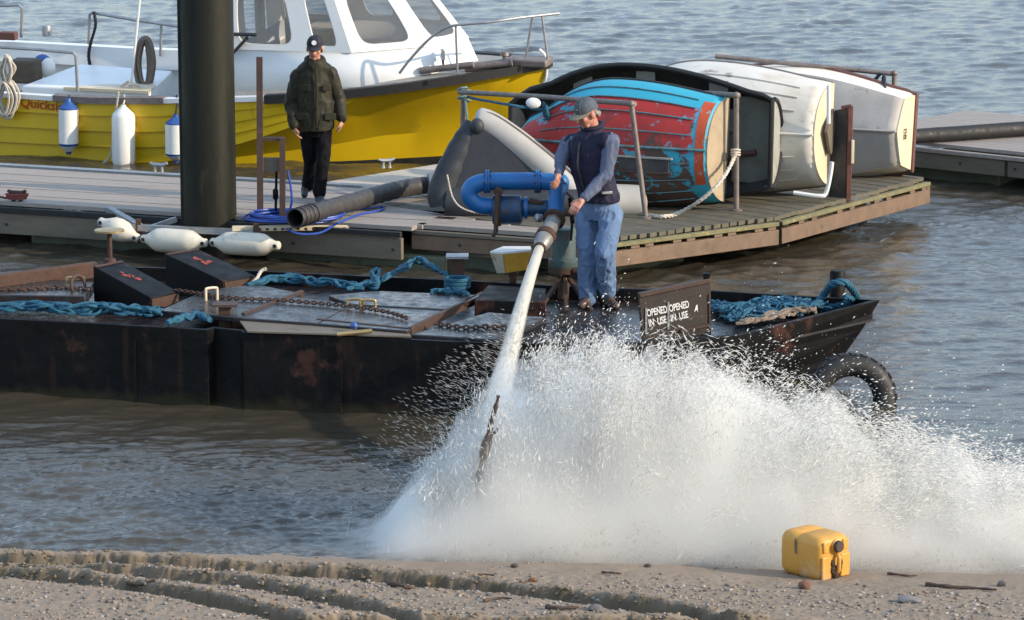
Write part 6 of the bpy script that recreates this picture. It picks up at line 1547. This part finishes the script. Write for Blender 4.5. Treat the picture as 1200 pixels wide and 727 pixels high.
# muddy water thrown up low along the shore
N4 = 3500
X = rs.uniform(-.4, 3.7, N4); hm = .05 + .20*vnoise(X*2.3, X*0+6, 33)*vnoise(X*9, X*0+6, 34); Z = hm*rs.random(N4)**1.4*1.6
Yv = y_wl(X) - .10 + rs.normal(0, .10, N4); okm = Z > -.01
Dx = np.stack([.35+rs.normal(0,.25,N4), rs.normal(0,.2,N4), .5+rs.normal(0,.5,N4)], 1)
mm = wm.copy(); mm.name = 'muddy water'; mm.node_tree.nodes['Principled BSDF'].inputs['Base Color'].default_value = (.42,.35,.24,1)
sp4 = drops('muddy_splash', np.stack([X, Yv, Z+.01], 1), Dx, .004+.018*rs.random(N4)**2, .0014+.0022*rs.random(N4), mm)
tag(sp4, 'low brownish splash of muddy water along the foot of the spray', 'splash', kind='stuff')
# fine streaks to the left of the jet
N3 = 2200
X = -.05 - np.abs(rs.normal(0,.42,N3)); Z = rs.uniform(.15, 1.2, N3)*np.clip(1.25+X*.75,.2,1.2); Yv = y_wl(X)+.3+rs.uniform(0,1.2,N3)
Dx = np.stack([-1.0+rs.normal(0,.25,N3), rs.normal(0,.3,N3), .42+rs.normal(0,.2,N3)], 1)
sp3 = drops('fine_spray_streaks', np.stack([X,Yv,Z],1), Dx, .010+.02*rs.random(N3), .0006+.0007*rs.random(N3), wm)
jdr = drops('jet_flecks', *JDROPS, jm); tag(jdr, 'flecks of water tearing off the surface of the jet', 'spray', kind='stuff')
tag(sp3, 'fine streaks of spray thrown left across the black barge side', 'spray', kind='stuff')
# mist that hangs in the spray: nested soft bodies of even density, each inside the next
for k, (f_, wd_, dens) in enumerate(((1.16, .62, 1.2), (1.02, .52, 3.2), (.88, .43, 8.0), (.72, .35, 16.0))):
    mv = []; x0, x1 = -1.55 + .24*k, 4.3 - .1*k
    for i, x in enumerate(np.linspace(x0, x1, 60)):
        e_ = min(1, (i+.3)/7, (59-i+.3)/5); h_ = max(.03, float(plume_h(x))*f_*(1 + .35*mnoise.noise(V3((x*2.6, k*.4, 1))) + .22*mnoise.noise(V3((x*7, k*.7, 5)))) + .05*(1.2-f_))*e_; yb = float(y_wl(x)) + .10
        mv.append([V3((x + .03*mnoise.noise(V3((x*3, q*2, k))), yb + .18 + wd_*math.cos(q)*e_**.5*(1+.16*mnoise.noise(V3((x*2.2+q*1.5, q*4, k+9)))) + .22*h_*math.sin(q), .012 + h_*math.sin(q)**.8)) for q in np.linspace(0, math.pi, 14)])
    ms = MB(); ms.loft(mv, closed=True, caps=True)
    vm = bpy.data.materials.new('mist'); vm.use_nodes = True; N, L = nodes(vm); N.remove(N['Principled BSDF']); pv = N.new('ShaderNodeVolumePrincipled'); L.new(pv.outputs[0], N['Material Output'].inputs['Volume'])
    pv.inputs['Color'].default_value = (.998,.993,.977,1); pv.inputs['Anisotropy'].default_value = .1; pv.inputs['Density'].default_value = dens
    mist = ms.build('spray_mist', vm, smooth=60)
    bmm = bmesh.new(); bmm.from_mesh(mist.data)
    if bmm.calc_volume(signed=True) < 0: bmesh.ops.reverse_faces(bmm, faces=bmm.faces); bmm.to_mesh(mist.data)
    bmm.free(); tag(mist, 'soft white mist hanging in the spray', 'mist', group='layers of mist in the spray', kind='stuff')

# ================================================================== ON THE BEACH
# jerrycan
cp_ = onz(957, 679, .05); cz = bz(cp_.x, cp_.y + .12)
for it in range(3): cp_ = onz(957, 679, bz(cp_.x, cp_.y)); 
cz = bz(cp_.x, cp_.y+.1) - .012
yaw = R(-50); ca = V3((math.cos(yaw), math.sin(yaw), 0)); cb = V3((-ca.y, ca.x, 0))
jc = thing('jerrycan', 'yellow plastic jerrycan lying on its side on the sand', 'jerrycan', V3((cp_.x, cp_.y+.17, cz)))
jc.rotation_mode = 'QUATERNION'; jc.rotation_quaternion = Matrix((ca, cb, UP)).transposed().to_quaternion()
# can frame: x = bottom to cap end, y = thickness, z = width (it lies on its narrow side)
JL_, JT, JH = .365, .28, .29
jm_ = mat('yellow can plastic', (.62,.315,.055), (.54,.26,.045), 5, .45, 0, ((.36,.19,.07), 7, .6, .14), ((.58,.44,.27), 3.5, .56, .16), .1, 30)
def rr_box(x0, x1, hy, z0, z1, r):
    rings = []
    def ring(x, ins):
        out = []; y0, y1, a0, a1 = -hy+ins, hy-ins, z0+ins, z1-ins; rr = max(.005, r-ins*.5)
        for cx, cz_, s0 in ((y1-rr, a1-rr, 0), (y0+rr, a1-rr, 1), (y0+rr, a0+rr, 2), (y1-rr, a0+rr, 3)):
            for k in range(6): q = math.pi/2*(s0 + k/5); out.append(V3((x, cx + rr*math.cos(q), cz_ + rr*math.sin(q))))
        return out
    for x, ins in ((x0,.05),(x0+.006,.028),(x0+.018,.012),(x0+.04,.003),(x0+.055,0),(x0+.16,.0),(x0+.165,.004),(x0+.175,.004),(x0+.18,0),(x1-.05,0),(x1-.03,.004),(x1-.012,.014),(x1-.003,.028),(x1,.045)): rings.append(ring(x, ins))
    return rings
b_ = MB(); b_.loft(rr_box(-JL_/2, JL_/2, JT/2, 0, JH, .06), caps=True); jbdy = b_.build('body', jm_, jc, local=True, smooth=50)
xe = JL_/2
# cap end furniture: raised shoulders either side of the handle recess, handle, cap
MB().box(V3((xe+.004,-.082,.095)), (.016,.08,.15)).build('shoulder', jm_, jc, local=True, bevel=.009)
MB().box(V3((xe+.004,.082,.095)), (.016,.08,.15)).build('shoulder', jm_, jc, local=True, bevel=.009)
MB().box(V3((xe+.001,-.085,.228)), (.016,.05,.07)).build('corner_pad', jm_, jc, local=True, bevel=.007)
MB().box(V3((xe+.001,.085,.228)), (.016,.05,.07)).build('corner_pad', jm_, jc, local=True, bevel=.007)
MB().lathe([(.04,-.01),(.04,.012),(.033,.016),(.033,.018)], V3((xe,0,.228)), (1,0,0), 24).build('neck', jm_, jc, local=True)
cpp = MB().lathe([(.034,0),(.035,.004),(.035,.026),(.031,.03)], V3((xe+.014,0,.228)), (1,0,0), 28).build('cap', mat('brown black cap', (.05,.03,.028), (.07,.045,.04), 14, .5), jc, local=True)
rb_ = MB()
for k in range(20):
    q = 6.283*k/20; rb_.box(V3((xe+.029, .035*math.cos(q), .228+.035*math.sin(q))), (.022,.004,.004), Matrix.Rotation(q,3,'X'))
rb_.build('cap_ribs', M['black'], cpp, local=True)
MB().tube(spline([V3((xe-.004,0,.178)), V3((xe+.03,0,.165)), V3((xe+.034,0,.12)), V3((xe+.028,0,.07)), V3((xe-.004,0,.05))],5), .014, 10).build('handle', jm_, jc, local=True)
MB().box(V3((xe+.002,0,.11)), (.004,.075,.12)).build('handle_recess', mat('can recess', (.6,.31,.04), (.52,.26,.035), 8, .5), jc, local=True)
mud = mat('dark mud', (.035,.02,.014), (.06,.035,.022), 20, .9, bump=.8, bscale=120); b_ = MB()
for y, z, a, c_ in ((-.03,.155,.016,.03),(.032,.15,.014,.03),(-.024,.11,.022,.025),(.024,.11,.02,.026),(-.016,.075,.02,.024),(.016,.072,.02,.022),(0,.045,.018,.03),(0,.02,.017,.03),(0,.12,.012,.012),(-.034,.09,.012,.014)):
    b_.ell(V3((xe+.012,y*1.15,z*.78)), (.014,a*1.15,c_*.8), nu=10, nv=6)
md = b_.build('mud_smear', mud, jc, local=True)
b_ = MB(); b_.prism([V3((-.03+.012*math.cos(q)*random.uniform(.5,1.2), -JT/2-.001, .2+.06*math.sin(q)*random.uniform(.6,1.1))) for q in np.linspace(0,6.28,13)[:-1]], (0,-.0015,0)); b_.build('scuff', M['fascia'], jc, local=True)
# stones, twigs
def stone(px, py, r, c, label, sq=(1.2,.9,.75), cat='stone', name='stone', seed=0):
    p = onz(px, py, .06)
    for _ in range(3): p = onz(px, py, bz(p.x, p.y))
    bm = bmesh.new(); bmesh.ops.create_icosphere(bm, subdivisions=2, radius=r); rr = random.Random(seed)
    for v in bm.verts:
        d = 1 + .45*mnoise.noise(v.co/r*1.3 + V3((seed*3.7,0,0))); v.co = V3((v.co.x*sq[0]*d, v.co.y*sq[1]*d, v.co.z*sq[2]*d))
    me = bpy.data.meshes.new(name); bm.to_mesh(me); bm.free(); me.shade_smooth(); me.set_sharp_from_angle(angle=R(35))
    o = link_mesh(name, me, mat(name+' col', c, tuple(q*.6 for q in c), 14, .85, bump=.5, bscale=90)); o.location = (p.x, p.y, bz(p.x, p.y) + r*sq[2]*.6)
    return tag(o, label, cat)
stone(943, 690, .034, (.2,.09,.06), 'red brown broken stone lying in front of the jerrycan', (1.1,.9,1.0), seed=3)
stone(1174, 687, .026, (.09,.085,.085), 'dark grey pebble on the sand at far right', seed=5)
stone(603, 665, .02, (.1,.085,.07), 'small dark stone on smooth sand below the spray', seed=7)
stone(759, 665, .019, (.1,.085,.07), 'small dark stone at the water edge below the spray centre', seed=9)
stone(524, 701, .02, (.6,.56,.5), 'pale white pebble among the gravel below the wheel rut', seed=11)
stone(1065, 706, .05, (.23,.22,.22), 'broad grey stone half sunk in gravel right of the jerrycan', (1.5,1,.5), seed=13)
stone(697, 716, .034, (.16,.15,.15), 'grey stone at the bottom edge of the wheel rut', (1.3,1,.7), seed=15)
stone(624, 682, .024, (.24,.11,.05), 'small orange brown stone on the rut crest', seed=17)
def stick(pts, r, m, label, lift=.012, name='driftwood'):
    q = []
    for a, c_ in pts:
        p = onz(a, c_, .06)
        for _ in range(3): p = onz(a, c_, bz(p.x, p.y))
        q.append(V3((p.x, p.y, bz(p.x, p.y)+lift)))
    sp_ = spline(q, 5); return tag(MB().tube(sp_, [r*(1-.55*i/len(sp_))*(1+.2*math.sin(i*1.7)) for i in range(len(sp_))], 7).build(name, M[m]), label, 'driftwood')
M['drift'] = mat('wet driftwood', (.1,.065,.045), (.06,.04,.03), 20, .8, bump=.5, bscale=100)
stick([(1085,687),(1110,690),(1145,692),(1168,694)], .014, 'drift', 'long thin dark stick on the sand at far right')
stick([(1040,675),(1062,677),(1075,677)], .009, 'drift', 'short dark twig at the water edge right of the jerrycan')
stick([(455,694),(480,697),(505,697)], .016, 'drift', 'brown driftwood stick beside the rut in the middle')
stick([(567,708),(585,705),(600,704)], .010, 'drift', 'thin twig on gravel under the middle of the photo')
stick([(640,715),(655,717),(678,714)], .017, 'drift', 'thick dark stick at the bottom in front of the rut')
stick([(150,689),(165,688),(182,689)], .013, 'drift', 'brown stick lying between the two left ruts')
stick([(705,673),(718,674),(728,675)], .008, 'drift', 'short thin twig on smooth sand under the spray')
stick([(560,676),(570,676),(580,677)], .008, 'drift', 'faint thin twig on the sand just below the branch')
for k, (px, py) in enumerate(((1120,703),(1160,706),(985,702))): pass
# branch standing in the shallows
br = thing('branch', 'thin crooked brown branch standing up out of the white spray', 'branch', onz(556, 642, .0))
YB0 = onz(556, 640, 0).y - .26
bp = [(547,646),(556,632),(564,612),(563,590),(560,570),(564,545),(570,522),(574,505),(577,490),(582,474),(584,464)]
sp_ = spline([ony(a, c_, YB0 + .0 - .02*i*.3) for i, (a, c_) in enumerate(bp)], 5)
MB().tube(sp_, [.022 + .003*math.sin(i*.9) + .002*math.sin(i*2.3) + (.012 if 26 < i < 34 else 0) - .012*(i/len(sp_))**3 for i in range(len(sp_))], 9).build('stem', M['drift'], br)
MB().tube([sp_[33], sp_[33]+V3((.05,0,.03)), sp_[33]+V3((.06,-.01,.06))], [.014,.01,.006], 7).build('knot', M['drift'], br)
